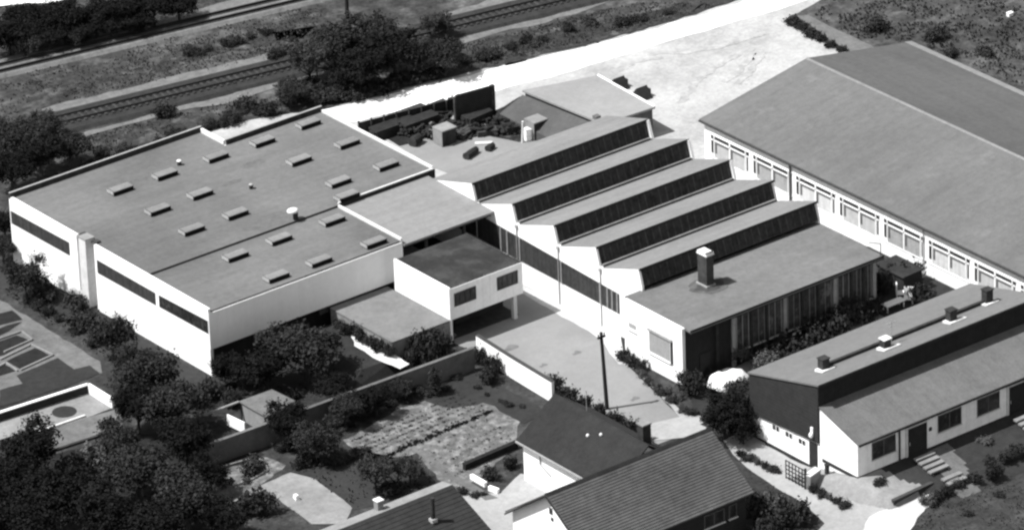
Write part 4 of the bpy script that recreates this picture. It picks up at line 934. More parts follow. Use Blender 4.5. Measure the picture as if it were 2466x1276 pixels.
# beds on the allotment
for i, pp in enumerate((((-60, 815), (15, 785), (55, 775), (20, 800), (-60, 832)), ((-40, 838), (40, 808), (75, 822), (10, 855), (-40, 868)), ((15, 870), (85, 838), (125, 858), (50, 890)), ((-60, 905), (10, 878), (40, 893), (-60, 925)), ((40, 905), (140, 862), (185, 895), (60, 930)), ((-60, 770), (30, 748), (55, 770), (-60, 800)))):
    o = sheet('planting_bed', [G(*q) for q in pp], 0.06, M_lawn if i == 4 else M_bed, 0.05, 0.8)
def kerb(pts, label):
    m = MB()
    for a, c in zip(pts[:-1], pts[1:]): m.bar(a+Vector((0, 0, 0.1)), c+Vector((0, 0, 0.1)), 0.16, 0.2)
    tag(m.build('bed_edging', M_conc), label, 'edging', 'bed edgings')
kerb(pix((505, 1150), (540, 1125), (600, 1108), (640, 1118), (645, 1135), (610, 1155), (560, 1172)), 'pale stone edging curving round the dark shrub of the flower plot')
kerb(pix((520, 1235), (575, 1205), (640, 1180)), 'pale stone edging along the lower side of the flower plot')
kerb(pix((-40, 832), (52, 800), (78, 820), (10, 850)), 'pale edging round the upper dark bed at the left edge')
kerb(pix((0, 868), (75, 832), (128, 857), (50, 893)), 'pale edging round the middle dark bed at the left edge')
kerb(pix((-40, 905), (14, 876), (42, 895)), 'pale edging corner of the lowest dark bed, above the grass plot')

# ------------------------------------------------------------------ planting
def leaf_mesh(name, lobes, n, size, seed, m):
    """crown of many small leaf faces spread through a set of lobes (unit scale in metres)"""
    rr = random.Random(seed); me = bpy.data.meshes.new(name); v = []; f = []
    tot = sum(l[3]*l[4] for l in lobes)
    for (cx, cy, cz, rx, rz) in lobes:
        k = int(n*(rx*rz)/tot/7)+1
        for _ in range(k):
            d = Vector((rr.gauss(0, 1), rr.gauss(0, 1), rr.gauss(0, 1))).normalized()
            if d.z < -0.5: d.z *= -0.5
            q = rr.uniform(0.25, 1.0)**0.5*rr.uniform(0.84, 1.16)*(1.25 if rr.random() < 0.10 else 1.0)
            cc = Vector((cx+d.x*rx*q, cy+d.y*rx*q, cz+d.z*rz*q))
            tw = (d + Vector((rr.gauss(0, .5), rr.gauss(0, .5), rr.gauss(0, .4)+0.2))).normalized()      # a twig with leaves along it
            for g in range(7):
                c = cc + tw*size*rr.uniform(-1.3, 1.6) + Vector((rr.gauss(0, 1), rr.gauss(0, 1), rr.gauss(0, 1)))*size*0.42
                nr = (d*0.7 + Vector((rr.gauss(0, .6), rr.gauss(0, .6), rr.gauss(0, .6)+0.35))).normalized()
                t = nr.orthogonal().normalized(); t = Matrix.Rotation(rr.uniform(0, 6.28), 3, nr)@t; s = nr.cross(t)
                a = size*rr.choice((0.55, 0.7, 0.9, 1.1, 1.4)); b_ = a*rr.uniform(0.45, 0.8); i = len(v)
                v += [tuple(c-t*a*0.5), tuple(c+s*b_*0.5-nr*a*0.08), tuple(c+t*a*0.5-nr*a*0.15), tuple(c-s*b_*0.5)]
                f.append((i, i+1, i+2, i+3))
    me.from_pydata(v, [], f); me.materials.append(m); me.update(); return me
def lobes_tree(seed, r, h, n):
    rr = random.Random(seed); L = [(0, 0, h*0.60, r*0.72, h*0.34)]
    for k in range(n):
        t = 2.4*k + rr.uniform(-.4, .4); u = rr.random(); q = r*rr.uniform(0.42, 0.74)
        L.append((q*math.cos(t), q*math.sin(t), h*(0.38+0.46*u), r*rr.uniform(0.22, 0.46), r*rr.uniform(0.20, 0.40)))
    return L
PROTO = {}
def proto(key, lobes, n, size, seed, m): PROTO[key] = leaf_mesh('crown', lobes, n, size, seed, m)
for i in range(3):
    proto('tree%d' % i, lobes_tree(11+i, 3.0, 6.0, 13), 8000, 0.27, i, M_leaf)
    proto('deep%d' % i, lobes_tree(31+i, 3.0, 6.0, 13), 8000, 0.27, i+5, M_leafD)
    proto('mid%d' % i, lobes_tree(51+i, 3.0, 6.0, 13), 7000, 0.27, i+9, M_leafB)
for i in range(3):
    proto('bush%d' % i, [(0, 0, 0.55, 0.75, 0.5)] + [(0.62*math.cos(t+i), 0.62*math.sin(t*1.3+i), 0.45+0.2*math.sin(t*2+i), 0.48, 0.40) for t in (0, 1.2, 2.5, 3.7, 5)], 1500, 0.20, 70+i, (M_leaf, M_leafB, M_leafC)[i])
proto('ball', [(0, 0, 1.0, 0.95, 0.9)], 2200, 0.17, 80, M_leafC)
proto('column', [(0, 0, 0.5, 0.42, 0.6), (0, 0, 1.4, 0.45, 0.8), (0, 0, 2.2, 0.32, 0.7)], 1500, 0.17, 81, M_leaf)
proto('conifer', [(0, 0, 0.9, 1.25, 0.8), (0, 0, 2.0, 1.0, 0.9), (0, 0, 3.1, 0.65, 0.9), (0, 0, 4.1, 0.3, 0.8)], 2600, 0.28, 82, M_leafD)
proto('flower', [(0, 0, 0.3, 0.55, 0.3), (0.4, 0.2, 0.25, 0.4, 0.25), (-0.4, -0.1, 0.3, 0.4, 0.3)], 500, 0.18, 83, M_leafC)
trunk_me = None
def trunk_mesh(seed):
    rr = random.Random(seed); m = MB(); m.tube((0, 0, -0.1), (0.1, 0.05, 1.5), 0.24, 0.17, 8)
    for k in range(6):
        t = k*1.05 + rr.uniform(-.2, .2); r1 = rr.uniform(1.2, 2.0)
        m.tube((0.1, 0.05, 1.4+0.1*k), (r1*math.cos(t), r1*math.sin(t), 3.0+rr.uniform(0, 1.4)), 0.11, 0.04, 6)
    m.tube((0.1, 0.05, 1.5), (0, 0, 4.6), 0.16, 0.05, 7)
    o = m.build('trunk', M_bark); me = o.data; off = o.location.copy(); bpy.data.objects.remove(o)
    for v in me.vertices: v.co += off
    return me
TR = [trunk_mesh(1), trunk_mesh(2)]
def tree(px, py, r, h, kind, label, group, cat='tree', name='broadleaf_tree'):
    """px,py: where the middle of the crown shows; r,h in metres"""
    p = G(px, py, h*0.55); s = r/3.0; sz = h/6.0
    t = thing(name, (p.x, p.y, 0), label, cat, group); rz = (px*0.37+py*0.11) % 6.28
    for nm, me in (('crown', PROTO[kind]), ('trunk', TR[int(px) % 2])):
        o = bpy.data.objects.new(nm, me); COL.objects.link(o); o.parent = t; o.scale = (s, s, sz)
        o.rotation_euler = (0, 0, rz)
def bush(px, py, r, h, kind, label, group=None, cat='shrub', name='shrub', unit=(1.1, 1.0), base=0.0):
    p = G(px, py, base+h*0.5); o = bpy.data.objects.new(name, PROTO[kind]); COL.objects.link(o); o.location = (p.x, p.y, base)
    o.scale = (r/unit[0], r/unit[0], h/unit[1]); o.rotation_euler = (0, 0, (px*0.37) % 6.28); tag(o, label, cat, group)

g1 = 'dark trees of the lower left gardens'
for a in ((70, 1090, 3.0, 6.0, 'deep0', 'dark tree at the left edge, just below the pale walled terrace'),
          (125, 1205, 3.6, 6.5, 'deep1', 'dark tree in the bottom left corner, right of the edge tree'),
          (15, 1180, 2.8, 6.0, 'deep2', 'dark tree cut by the left edge near the bottom'),
          (40, 1270, 3.0, 5.5, 'deep0', 'dark tree cut by the bottom left corner of the photo'),
          (330, 1130, 3.4, 6.0, 'tree1', 'broad dark tree left of the long grey garden wall end'),
          (450, 1205, 3.3, 5.8, 'tree2', 'dark tree left of the flower plot at the bottom'),
          (255, 1235, 3.2, 5.8, 'deep1', 'dark tree on the bottom edge, between corner trees and flower plot tree'),
          (375, 1265, 3.0, 5.0, 'deep2', 'low dark tree cut by the bottom edge, left of the flower plot'),
          (345, 905, 3.2, 5.8, 'tree0', 'dark tree against the foot of the white hall wall'),
          (425, 975, 3.2, 5.2, 'tree1', 'dark tree left of the white hall corner foot'),
          (330, 985, 2.5, 4.6, 'deep2', 'dark tree right beside the end of the walled terrace'),
          (445, 1060, 2.7, 4.8, 'deep0', 'dark tree just left of the small lean-to shed'),
          (268, 808, 2.3, 4.8, 'tree2', 'round dark tree halfway along the white hall wall'),
          (62, 668, 2.1, 4.2, 'tree0', 'round dark tree at the far left foot of the hall'),
          (732, 846, 3.9, 6.1, 'tree1', 'large spreading dark tree in front of the grey hall front'),
          (640, 880, 2.8, 4.6, 'deep1', 'dark tree in the shade at the left of the large spreading tree'),
          (560, 890, 1.9, 3.2, 'deep0', 'small dark tree at the right of the white hall corner'),
          (690, 1020, 2.2, 4.4, 'deep2', 'dark tree before the grey garden wall, right of the lean-to'),
          (770, 1060, 2.3, 4.0, 'tree0', 'dark tree at the left end of the vegetable rows'),
          (830, 985, 1.8, 3.4, 'tree2', 'dark tree against the middle of the grey garden wall'),
          (905, 960, 1.6, 3.2, 'deep1', 'slim dark tree left of the clipped column shrub'),
          (905, 1140, 1.9, 3.6, 'mid0', 'loose mid grey tree below the vegetable rows'),
          (505, 1140, 2.0, 3.8, 'deep1', 'dark tree at the lower end of the long grey garden wall'),
          (540, 1250, 2.3, 4.0, 'deep2', 'dark tree on the bottom edge, left of the round shrub'),
          (290, 1060, 2.2, 4.2, 'tree2', 'dark tree right below the front kerb of the walled terrace'),
          (985, 1130, 1.5, 2.8, 'mid1', 'small loose tree right of the other below the vegetable rows')):
    tree(*a, g1)
bush(1020, 842, 1.7, 2.6, 'bush0', 'dark spreading shrub at the foot of the garage block', 'garden shrubs')
bush(955, 832, 1.3, 1.8, 'bush0', 'lower dark shrub at the left corner of the garage block', 'garden shrubs')
bush(885, 795, 1.3, 1.7, 'bush0', 'dark hedge clump along the left edge of the deck roof', 'garden shrubs')
bush(925, 818, 1.3, 1.7, 'bush0', 'dark hedge clump lower along the left edge of the deck roof', 'garden shrubs')
bush(850, 775, 1.3, 1.7, 'bush0', 'dark hedge clump highest at the left edge of the deck roof', 'garden shrubs')
bush(1046, 918, 0.55, 2.9, 'column', 'slim clipped column shrub standing before the grey garden wall', None, unit=(0.47, 2.9))
bush(1178, 905, 1.0, 1.5, 'bush0', 'dark shrub at the upper end of the bright white wall', 'garden shrubs')
bush(610, 1122, 1.3, 1.2, 'bush1', 'rounded shrub in the pale edged flower plot', 'garden shrubs')
bush(615, 1212, 1.7, 1.9, 'bush0', 'round dark shrub at the left corner of the pale concrete terrace', 'garden shrubs')
bush(735, 1105, 1.0, 1.3, 'bush0', 'small dark shrub above the pale concrete terrace', 'garden shrubs')
bush(1180, 1140, 0.9, 1.0, 'bush0', 'dark low shrub left of the white wall of the dark roofed house', 'garden shrubs')
bush(1228, 1115, 0.7, 1.0, 'bush0', 'small dark shrub touching the white wall of the dark roofed house', 'garden shrubs')
bush(940, 1175, 1.2, 1.2, 'bush0', 'dark shrub above the roof with the stub chimney', 'garden shrubs')
bush(180, 730, 1.3, 1.5, 'bush1', 'shrub in the grass strip by the hall duct', 'garden shrubs')
bush(110, 705, 1.5, 1.4, 'bush0', 'low dark shrub below the round tree at the far left', 'garden shrubs')
bush(200, 775, 1.5, 1.3, 'bush0', 'low dark shrub between the garden path and the hall duct', 'garden shrubs')
bush(500, 940, 1.2, 1.6, 'bush1', 'shrub right at the white corner foot of the hall', 'garden shrubs')
bush(560, 960, 1.1, 1.4, 'bush0', 'dark shrub above the beam of the lean-to shed', 'garden shrubs')
bush(240, 1095, 1.6, 1.9, 'bush2', 'pale leaved shrub below the walled terrace', 'garden shrubs')
bush(175, 1120, 1.5, 1.8, 'bush1', 'mid grey shrub left of the pale leaved one under the terrace', 'garden shrubs')
for i, y in enumerate((-2.4, -3.9, -5.4, -6.9, -8.4, -9.8)):
    o = bpy.data.objects.new('hedge_plant', PROTO['bush0']); COL.objects.link(o); o.location = (13.1+0.1*(i % 2), y, 1.3); o.scale = (0.55, 0.9, 0.85+0.15*(i % 3)); o.rotation_euler = (0, 0, i*1.3)
    tag(o, 'dark hedge plant in the row along the left wall of the garage block', 'hedge plant', 'garage hedge plants')
for i, (x, y, r, h) in enumerate(((15.2, -10.7, 1.0, 1.5), (16.6, -10.8, 1.3, 2.3), (18.0, -10.9, 1.3, 2.4))):
    o = bpy.data.objects.new('shrub', PROTO['bush0']); COL.objects.link(o); o.location = (x, y, 0); o.scale = (r/1.1, r/1.1, h); o.rotation_euler = (0, 0, i*2.1)
    tag(o, ['dark shrub at the left front corner of the garage block', 'tallest dark shrub before the middle of the garage front', 'dark shrub before the right half of the garage front'][i], 'shrub', 'garden shrubs')
for a in ((850, 968, 1.8, 2.8, 'deep1', 'dark tree in front of the garden wall, left of the slim tree'), (960, 935, 1.5, 2.4, 'tree1', 'low dark tree between the slim tree and the clipped column'), (720, 1045, 1.8, 3.2, 'tree2', 'dark tree low between the lean-to shed and the vegetable rows'), (800, 935, 2.0, 3.0, 'deep2', 'dark tree behind the garden wall, under the spreading tree')):
    tree(*a, g1)
bush(1733, 906, 0.45, 0.9, 'bush0', 'small dark shrub in the middle of the white covered heap', 'office garden shrubs')
bush(1790, 932, 0.8, 1.2, 'bush0', 'dark shrub on the lower edge of the white covered heap', 'office garden shrubs')
bush(1708, 900, 0.5, 0.8, 'bush1', 'small shrub at the upper left edge of the white covered heap', 'office garden shrubs')
rr = random.Random(33)
for (x0, y0_, x1, y1_, n, rmin, rmax, k_) in ((650, 1085, 1120, 905, 16, 0.35, 0.8, 'bush0'), (700, 1120, 900, 1085, 8, 0.3, 0.7, 'bush1'), (500, 1180, 640, 1125, 8, 0.25, 0.5, 'bush2'), (520, 925, 700, 950, 6, 0.4, 0.8, 'bush0'), (1000, 1165, 1180, 1195, 6, 0.3, 0.6, 'bush0'), (1150, 925, 1260, 985, 6, 0.25, 0.5, 'bush1'), (90, 720, 240, 830, 8, 0.4, 0.8, 'bush0'), (350, 880, 490, 960, 6, 0.4, 0.8, 'bush1')):
    for k in range(n):
        t = (k+rr.uniform(0.1, 0.9))/n; r = rr.uniform(rmin, rmax)
        bush(x0+(x1-x0)*t+rr.uniform(-12, 12), y0_+(y1_-y0_)*t+rr.uniform(-6, 14), r, r*rr.uniform(0.7, 1.2), k_, 'small garden plant growing loosely in the beds and grass of the gardens', 'small plants of the gardens', 'plant', 'garden_plant')
# clipped hedge on the court side of the white wall
for i, (px, py) in enumerate(((1150, 858), (1190, 878), (1335, 925), (1370, 955), (1405, 975), (1440, 995), (1480, 1012), (1515, 1030), (1540, 1045))):
    bush(px, py, 0.85, 1.5, 'bush0', ['dark hedge plant at the top corner of the court by the car port', 'dark hedge plant at the upper end of the court wall', 'dark hedge plant where the white wall ends', 'second dark hedge plant below the end of the white wall', 'third dark hedge plant below the end of the white wall', 'dark hedge plant just left of the tall pole', 'dark hedge plant just right of the tall pole foot', 'dark hedge plant left of the house chimney', 'last dark hedge plant beside the house chimney'][i], 'court hedge plants', 'hedge plant', 'hedge_plant')
# office garden
tree(1745, 1000, 2.3, 4.4, 'deep0', 'dark tree in front of the dark clad gable of the terrace', 'office garden trees')
tree(1800, 960, 2.2, 4.0, 'tree1', 'dark tree touching the dark clad gable of the terrace', 'office garden trees')
bush(1664, 925, 1.5, 1.7, 'bush0', 'dark wide shrub at the right corner of the white office wall', 'office garden shrubs')
tree(1790, 1030, 1.6, 3.0, 'deep1', 'small dark tree beside the white foot of the clad gable', 'office garden trees')
bush(1776, 850, 1.15, 2.1, 'ball', 'pale ball shaped clipped tree before the office windows', 'clipped shrubs', unit=(1.0, 1.95))
bush(1842, 872, 1.2, 1.9, 'ball', 'lower pale rounded shrub at the terrace roof corner', 'clipped shrubs', unit=(1.0, 1.95))
for i, (px, py, r, h, k) in enumerate(((1905, 830, 2.0, 1.9, 'bush0'), (1960, 805, 1.8, 2.0, 'bush0'), (2010, 780, 1.7, 2.2, 'bush1'), (2050, 755, 1.6, 2.2, 'bush1'), (1990, 800, 1.5, 1.6, 'bush0'), (2095, 740, 1.6, 1.6, 'bush0'), (2110, 680, 1.3, 2.2, 'bush0'), (2185, 660, 1.5, 2.0, 'bush0'), (1860, 855, 1.5, 1.5, 'bush0'), (2225, 715, 1.4, 1.8, 'bush0'))):
    bush(px, py, r, h, k, ['dark shrub behind the left end of the terrace roof', 'dark shrub third from the left behind the terrace roof', 'mid grey leafy shrub in the middle of the office garden', 'taller mid grey shrub right in the office garden', 'low dark shrub between the leafy ones in the office garden', 'dark shrub left of the white garden table', 'dark shrub against the right end of the office front', 'dark shrub behind the white garden chairs', 'dark shrub right of the pale clipped ones', 'dark shrub between the chairs and the gabled hall'][i], 'office garden shrubs')
# hedge bed under the office wall
for i, (px, py) in enumerate(((1500, 856), (1520, 868), (1540, 880))):
    bush(px, py, 0.75, 1.0, 'bush0', ['dark low hedge block under the office wall, upper end', 'dark low hedge block under the office wall, middle', 'dark low hedge block under the office wall, lower end'][i], 'office hedge blocks', 'hedge', 'hedge_block')
for i, (px, py, k) in enumerate(((1545, 900, 'bush2'), (1562, 918, 'bush1'), (1580, 928, 'bush2'), (1590, 945, 'bush1'), (1605, 940, 'bush2'), (1615, 962, 'bush1'), (1632, 955, 'bush2'), (1645, 985, 'bush2'), (1668, 992, 'bush1'), (1700, 1008, 'bush2'))):
    bush(px, py, 0.55, 0.6, k, 'small bedding plant in the strip between the court and the office trees', 'bedding plants by the court', 'flower', 'bedding_plant')
for i in range(14):
    t = i/13; px = 1785 + (2035-1785)*t; py = 1092 + (1215-1092)*t
    if 1880 < px < 1950: continue
    bush(px, py, 0.5+0.15*math.sin(i*2.1), 0.6, ('bush0', 'bush1', 'bush2')[i % 3], 'low plant in the edging row between the lane and the terrace gable', 'lane edging plants', 'hedge plant', 'edging_plant')
bush(1865, 1220, 1.4, 2.0, 'bush2', 'pale leaved shrub beside the lane at the bottom', 'lane shrubs')
bush(1915, 1240, 1.6, 1.9, 'bush0', 'dark shrub at the bottom beside the lane, right of the pale one', 'lane shrubs')
bush(1825, 1230, 1.3, 2.4, 'bush0', 'dark shrub between the ribbed tile house and the pale shrub', 'lane shrubs')
bush(1850, 1268, 1.6, 1.8, 'bush0', 'dark shrub on the bottom edge right of the ribbed tile house', 'lane shrubs')
bush(2392, 1135, 0.9, 1.2, 'bush0', 'small dark shrub on the lawn at the lower right', 'lawn shrubs', base=0.3)
bush(2120, 1160, 0.7, 0.6, 'bush1', 'little shrub on the lawn right of the white gable', 'lawn shrubs', base=1.0)
bush(2235, 1205, 0.8, 0.9, 'bush2', 'pale shrub at the end of the low dark lawn wall', 'lawn shrubs')
bush(2370, 1060, 0.8, 0.5, 'bush2', 'pale low plant on the terrace lawn by the second steps', 'lawn shrubs', base=1.0)
for i, (px, py, r, h, k) in enumerate(((2255, 1195, 0.7, 0.8, 'bush1'), (2280, 1180, 0.6, 0.7, 'bush0'), (2305, 1165, 0.6, 0.6, 'bush1'), (2345, 1150, 0.7, 0.7, 'bush0'), (2385, 1112, 0.7, 0.8, 'bush0'), (2425, 1098, 0.8, 0.9, 'bush1'), (2455, 1085, 0.9, 0.9, 'bush0'), (2405, 1190, 0.5, 0.5, 'bush1'), (2330, 1235, 0.5, 0.4, 'bush1'))):
    p = G(px, py, 0.3); bush(px, py, r, h, k, 'small loose plant along the lower edge of the terrace lawn', 'plants edging the terrace lawn', 'plant', 'garden_plant', base=max(0.0, lawn_z(p.x, p.y)-0.05))
# railway side trees
g2 = 'trees of the railway clump'
for i, a in enumerate(((745, 150, 2.6, 4.6, 'mid0', 'tree at the left end of the dark railway clump'), (805, 105, 3.0, 5.2, 'tree1', 'tree beside the slim post in the railway clump'),
          (872, 160, 3.2, 5.2, 'deep0', 'large dark tree at the middle of the railway clump'), (900, 95, 3.0, 5.4, 'tree0', 'tree at the top middle of the railway clump, right of the slim post'), (950, 130, 3.0, 5.0, 'deep2', 'tall dark tree right of the middle of the railway clump'),
          (1010, 138, 2.4, 4.2, 'tree2', 'tree nearest the white road at the right half of the clump'), (1070, 130, 2.4, 4.4, 'tree1', 'last tree at the right end of the railway clump'),
          (700, 225, 1.8, 2.8, 'tree2', 'low tree of the clump behind the skylight roof'), (1050, 60, 1.8, 3.0, 'mid2', 'small tree between the clump and the nearer rails'))):
    tree(*a, g2)
for i, (px, py, r, h, k) in enumerate(((590, 250, 1.1, 1.2, 'bush1'), (640, 262, 1.3, 1.4, 'bush0'), (395, 268, 1.2, 1.2, 'bush0'), (560, 285, 1.1, 1.1, 'bush0'))):
    bush(px, py, r, h, k, ['mid grey scrub bush between rails and hall roof notch', 'dark scrub bush left of the railway clump', 'dark scrub bush standing on the nearer track side', 'dark scrub bush just behind the hall roof notch'][i], 'track side scrub')
g3 = 'trees beyond the farther track'
for i, a in enumerate(((20, 85, 2.6, 4.0, 'deep0', 'dark tree beyond the rails at the left edge'), (90, 62, 2.6, 4.0, 'deep1', 'dark tree beyond the rails, second from the left edge'), (160, 52, 2.6, 4.2, 'deep2', 'dark tree beyond the rails, third from the left edge'), (230, 40, 2.5, 4.0, 'deep0', 'dark tree beyond the rails, fourth from the left edge'),
          (300, 25, 2.5, 4.0, 'deep1', 'dark tree beyond the rails, fifth from the left edge'), (370, 22, 2.4, 3.8, 'deep2', 'dark tree beyond the rails, sixth from the left edge'), (430, 10, 2.2, 3.6, 'deep0', 'dark tree beyond the rails, last of the row at right'), (55, 45, 2.4, 3.8, 'deep2', 'dark tree behind the row beyond the rails, leftmost'), (125, 35, 2.2, 3.6, 'deep0', 'dark tree behind the row beyond the rails, next to leftmost'), (200, 78, 2.0, 2.8, 'deep1', 'dark low tree in front of the fourth beyond the rails'), (265, 62, 2.0, 2.8, 'deep2', 'dark low tree in front of the fifth beyond the rails'), (335, 55, 1.9, 2.6, 'deep0', 'dark low tree in front of the sixth beyond the rails'), (120, 90, 2.0, 2.8, 'deep2', 'dark low tree in front of the second beyond the rails'), (60, 105, 1.9, 2.6, 'tree1', 'low dark tree in front of the row beyond the rails'), (190, 85, 1.7, 2.4, 'tree2', 'low dark tree at the rail side of the row, middle'))):
    tree(*a, g3)
g4 = 'trees left of the hall'
for i, a in enumerate(((30, 335, 2.6, 4.2, 'tree0', 'dark tree at the left edge near the nearer track'), (95, 370, 2.9, 4.6, 'deep1', 'dark tree behind the far left hall corner'), (25, 415, 2.6, 4.2, 'deep2', 'dark tree touching the left edge beside the hall'), (165, 355, 2.4, 3.6, 'tree2', 'dark tree left of the pale track side strip'), (110, 300, 1.8, 3.0, 'mid1', 'mid grey tree closest to the nearer track at the left'), (10, 540, 1.8, 3.4, 'deep0', 'dark tree at the left edge below the hall corner'), (5, 600, 1.6, 3.0, 'tree1', 'dark tree at the left edge under the window band'))):
    tree(*a, g4)
rr = random.Random(21)
for (x0, y0_, x1, y1_, n) in ((500, 300, 700, 245, 6), (200, 390, 470, 305, 7), (430, 130, 660, 75, 7), (1110, 140, 1330, 90, 7), (1260, 90, 1640, 20, 6), (650, 150, 720, 90, 4)):
    for k in range(n):
        t = (k+rr.uniform(0.1, 0.9))/n; r = rr.uniform(0.5, 1.1)
        bush(x0+(x1-x0)*t, y0_+(y1_-y0_)*t+rr.uniform(-8, 8), r, r*rr.uniform(0.6, 1.0), ('bush0', 'bush0', 'bush1')[k % 3], 'low wild scrub bush on the rough grass beside the railway', 'wild scrub by the railway', 'bush', 'bush')
for i, (px, py) in enumerate(((730, 225), (775, 232), (820, 228), (865, 225), (905, 215), (950, 200), (995, 188), (1040, 175), (840, 205), (890, 200), (700, 205), (750, 205))):
    bush(px, py, 1.5, 1.1, 'bush0', 'low dense bush at the foot of the tree clump beside the white road', 'bushes under the railway clump', 'bush', 'bush')
# field shrubs top right
for i, (px, py, r) in enumerate(((1908, 52, 0.9), (1930, 65, 0.8), (1955, 82, 0.9), (1975, 92, 0.7), (2000, 108, 0.7), (2025, 118, 0.6), (2110, 60, 1.3), (2255, 85, 1.3), (2370, 125, 1.0), (2290, 130, 0.9))):
    bush(px, py, r, r*0.9, ('bush0', 'bush1')[0 if i < 6 else 1], 'dark bush in the row along the field track' if i < 6 else 'loose bush scattered over the dark field at the top right', 'field track bushes' if i < 6 else 'field bushes', 'bush', 'bush')
p = G(2432, 40); m = MB(); m.box(p.x-0.3, p.x+0.3, p.y-0.2, p.y+0.2, 0, 0.4); m.box(p.x-0.33, p.x+0.33, p.y-0.23, p.y+0.23, 0.4, 0.45)
tag(m.build('marker_box', M_white), 'small white box standing in the dark field at the top right', 'box')

# rough grass tufts (nobody could count them)
def tufts(name, areas, m, seed, hmin=0.1, hmax=0.32):
    rr = random.Random(seed); mb = MB()
    for (poly, n) in areas:
        xs = [p[0] for p in poly]; ys = [p[1] for p in poly]
        def inside(x, y):
            c = False
            for k in range(len(poly)):
                x1, y1 = poly[k][:2]; x2, y2 = poly[k-1][:2]
                if (y1 > y) != (y2 > y) and x < (x2-x1)*(y-y1)/(y2-y1)+x1: c = not c
            return c
        while n > 0:
            x, y = rr.uniform(min(xs), max(xs)), rr.uniform(min(ys), max(ys))
            if not inside(x, y): continue
            n -= 1
            if noise.noise(Vector((x*0.35, y*0.35, seed))) < rr.uniform(-0.3, 0.25): continue
            h = rr.uniform(hmin, hmax)
            for _ in range(3):
                a = rr.uniform(0, 6.28); w = h*rr.uniform(0.3, 0.6); dx, dy = math.cos(a)*w, math.sin(a)*w; lx, ly = rr.uniform(-.4, .4)*h, rr.uniform(-.4, .4)*h
                i = len(mb.v); mb.v += [(x-dx, y-dy, 0.02), (x+dx, y+dy, 0.02), (x+dx*0.4+lx, y+dy*0.4+ly, h), (x-dx*0.4+lx, y-dy*0.4+ly, h)]; mb.f.append((i, i+1, i+2, i+3))
    o = mb.build(name, m); o['kind'] = 'stuff'
pl = lambda *pp: [tuple(G(*q))[:2] for q in pp]
tufts('rough_grass', [(pl((0, 190), (760, 10), (820, 60), (690, 130), (100, 260), (0, 285)), 2200), (pl((1120, 110), (1320, 55), (1500, 10), (1780, 0), (1640, 42), (1200, 155), (1090, 180)), 1800), (pl((200, 330), (640, 225), (700, 260), (480, 305), (190, 400)), 1200)], M_tuft, 5, 0.06, 0.2)
tufts('dry_grass', [(pl((60, 200), (760, 20), (800, 70), (690, 120), (200, 235)), 3000), (pl((1120, 110), (1320, 60), (1500, 15), (1780, 0), (1640, 40), (1200, 150)), 2500)], M_tuftp, 6, 0.06, 0.2)
tufts('field_growth', [(pl((2000, 0), (2466, 0), (2466, 210), (2220, 110), (2090, 105), (1960, 40)), 3500)], M_tuft, 7, 0.08, 0.28)
tufts('lawn_growth', [(pl((520, 905), (700, 860), (1120, 840), (800, 950), (500, 995)), 700), (pl((690, 1110), (860, 1080), (1000, 1110), (1060, 1170), (850, 1225)), 500), (pl((0, 700), (30, 690), (470, 960), (440, 990)), 500)], M_leaf, 8, 0.08, 0.2)
tufts('lower_lawn_growth', [(pl((2250, 1215), (2466, 1110), (2466, 1276), (2190, 1276)), 900)], M_tuft, 9, 0.05, 0.16)
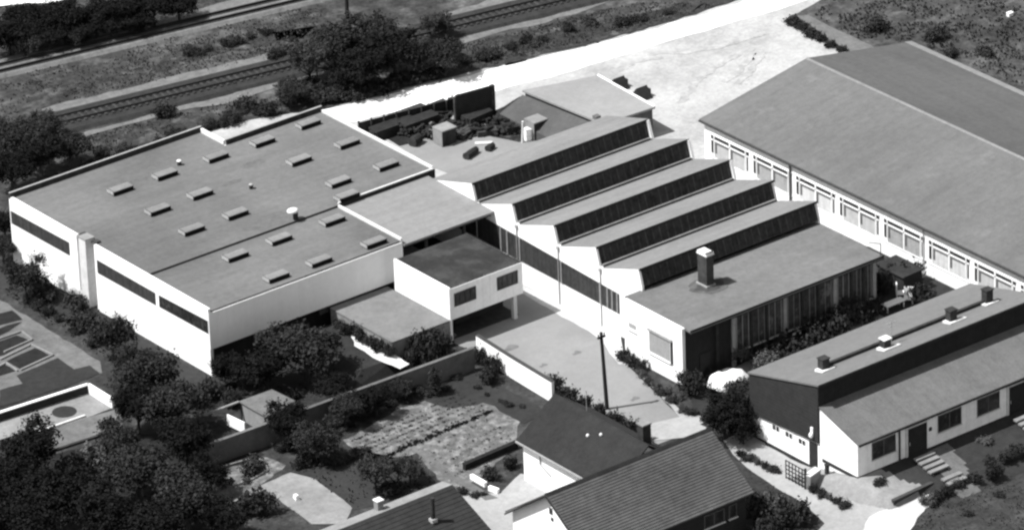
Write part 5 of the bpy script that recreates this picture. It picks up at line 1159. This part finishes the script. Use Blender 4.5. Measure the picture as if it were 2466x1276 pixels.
# vegetable rows
def rows(name, a0, a1, b0, b1, nrow, npl, m, seed, sz):
    """rows of crop leaves between the edge a0-a1 and the edge b0-b1"""
    rr = random.Random(seed); mb = MB()
    for k in range(nrow):
        t = k/(nrow-1); s = a0.lerp(b0, t); e = a1.lerp(b1, t)
        for j in range(npl):
            if rr.random() < 0.22: continue
            c = s.lerp(e, (j+rr.uniform(-.25, .25))/npl) + Vector((rr.uniform(-.07, .07), rr.uniform(-.07, .07), 0)); q = sz*rr.uniform(0.5, 1.4)
            for _ in range(7):
                d = Vector((rr.gauss(0, 1), rr.gauss(0, 1), abs(rr.gauss(0, .7)))).normalized()*q
                u = d.orthogonal().normalized()*q*0.4; i = len(mb.v)
                mb.v += [tuple(c), tuple(c+d*0.6+u), tuple(c+d), tuple(c+d*0.6-u)]; mb.f.append((i, i+1, i+2, i+3))
    o = mb.build(name, m); o['kind'] = 'stuff'
rows('vegetable_rows', G(850, 1062), G(1110, 950), G(935, 1100), G(1190, 988), 7, 46, M_leaf, 3, 0.17)
rows('dense_crop_row', G(925, 1098), G(1180, 990), G(930, 1100), G(1185, 992), 2, 70, M_leafD, 4, 0.24)
rows('pale_crops', G(985, 1085), G(1195, 990), G(1090, 1150), G(1240, 1050), 9, 30, M_vegp, 5, 0.12)
rows('dark_crops', G(1000, 1090), G(1200, 1000), G(1095, 1148), G(1238, 1055), 6, 15, M_veg, 6, 0.20)
a, c = G(1118, 1132), G(1245, 1077)
m = MB(); m.bar(a+Vector((0, 0, 0.3)), c+Vector((0, 0, 0.3)), 0.4, 0.6)
m.bar(a+Vector((0, 0, 0.64)), c+Vector((0, 0, 0.64)), 0.5, 0.08); tag(m.build('low_hedge_bank', M_bed), 'low dark bank between the vegetable plot and the white house wall', 'bank')
p = G(714, 1202); m = MB(); m.bar((p.x-0.1, p.y-0.35, 0.1), (p.x+0.15, p.y+0.4, 0.1), 0.4, 0.12); m.bar((p.x-0.1, p.y-0.3, 0.35), (p.x-0.1, p.y+0.1, 0.35), 0.3, 0.4)
tag(m.build('deck_chair', M_white), 'tiny white deck chair standing on the pale concrete terrace', 'deck chair')
# low white kerbs by the paved court
for i, (q0, q1) in enumerate((((1135, 1152), (1170, 1172)), ((1178, 1180), (1200, 1188)))):
    a, c = G(*q0), G(*q1); m = MB(); m.bar(a+Vector((0, 0, 0.2)), c+Vector((0, 0, 0.2)), 0.3, 0.4); m.bar(a+Vector((0, 0, 0.43)), c+Vector((0, 0, 0.43)), 0.36, 0.06)
    tag(m.build('white_kerb', M_white), ['longer low white kerb at the end of the garden path', 'shorter low white kerb next to the paved court'][i], 'kerb')
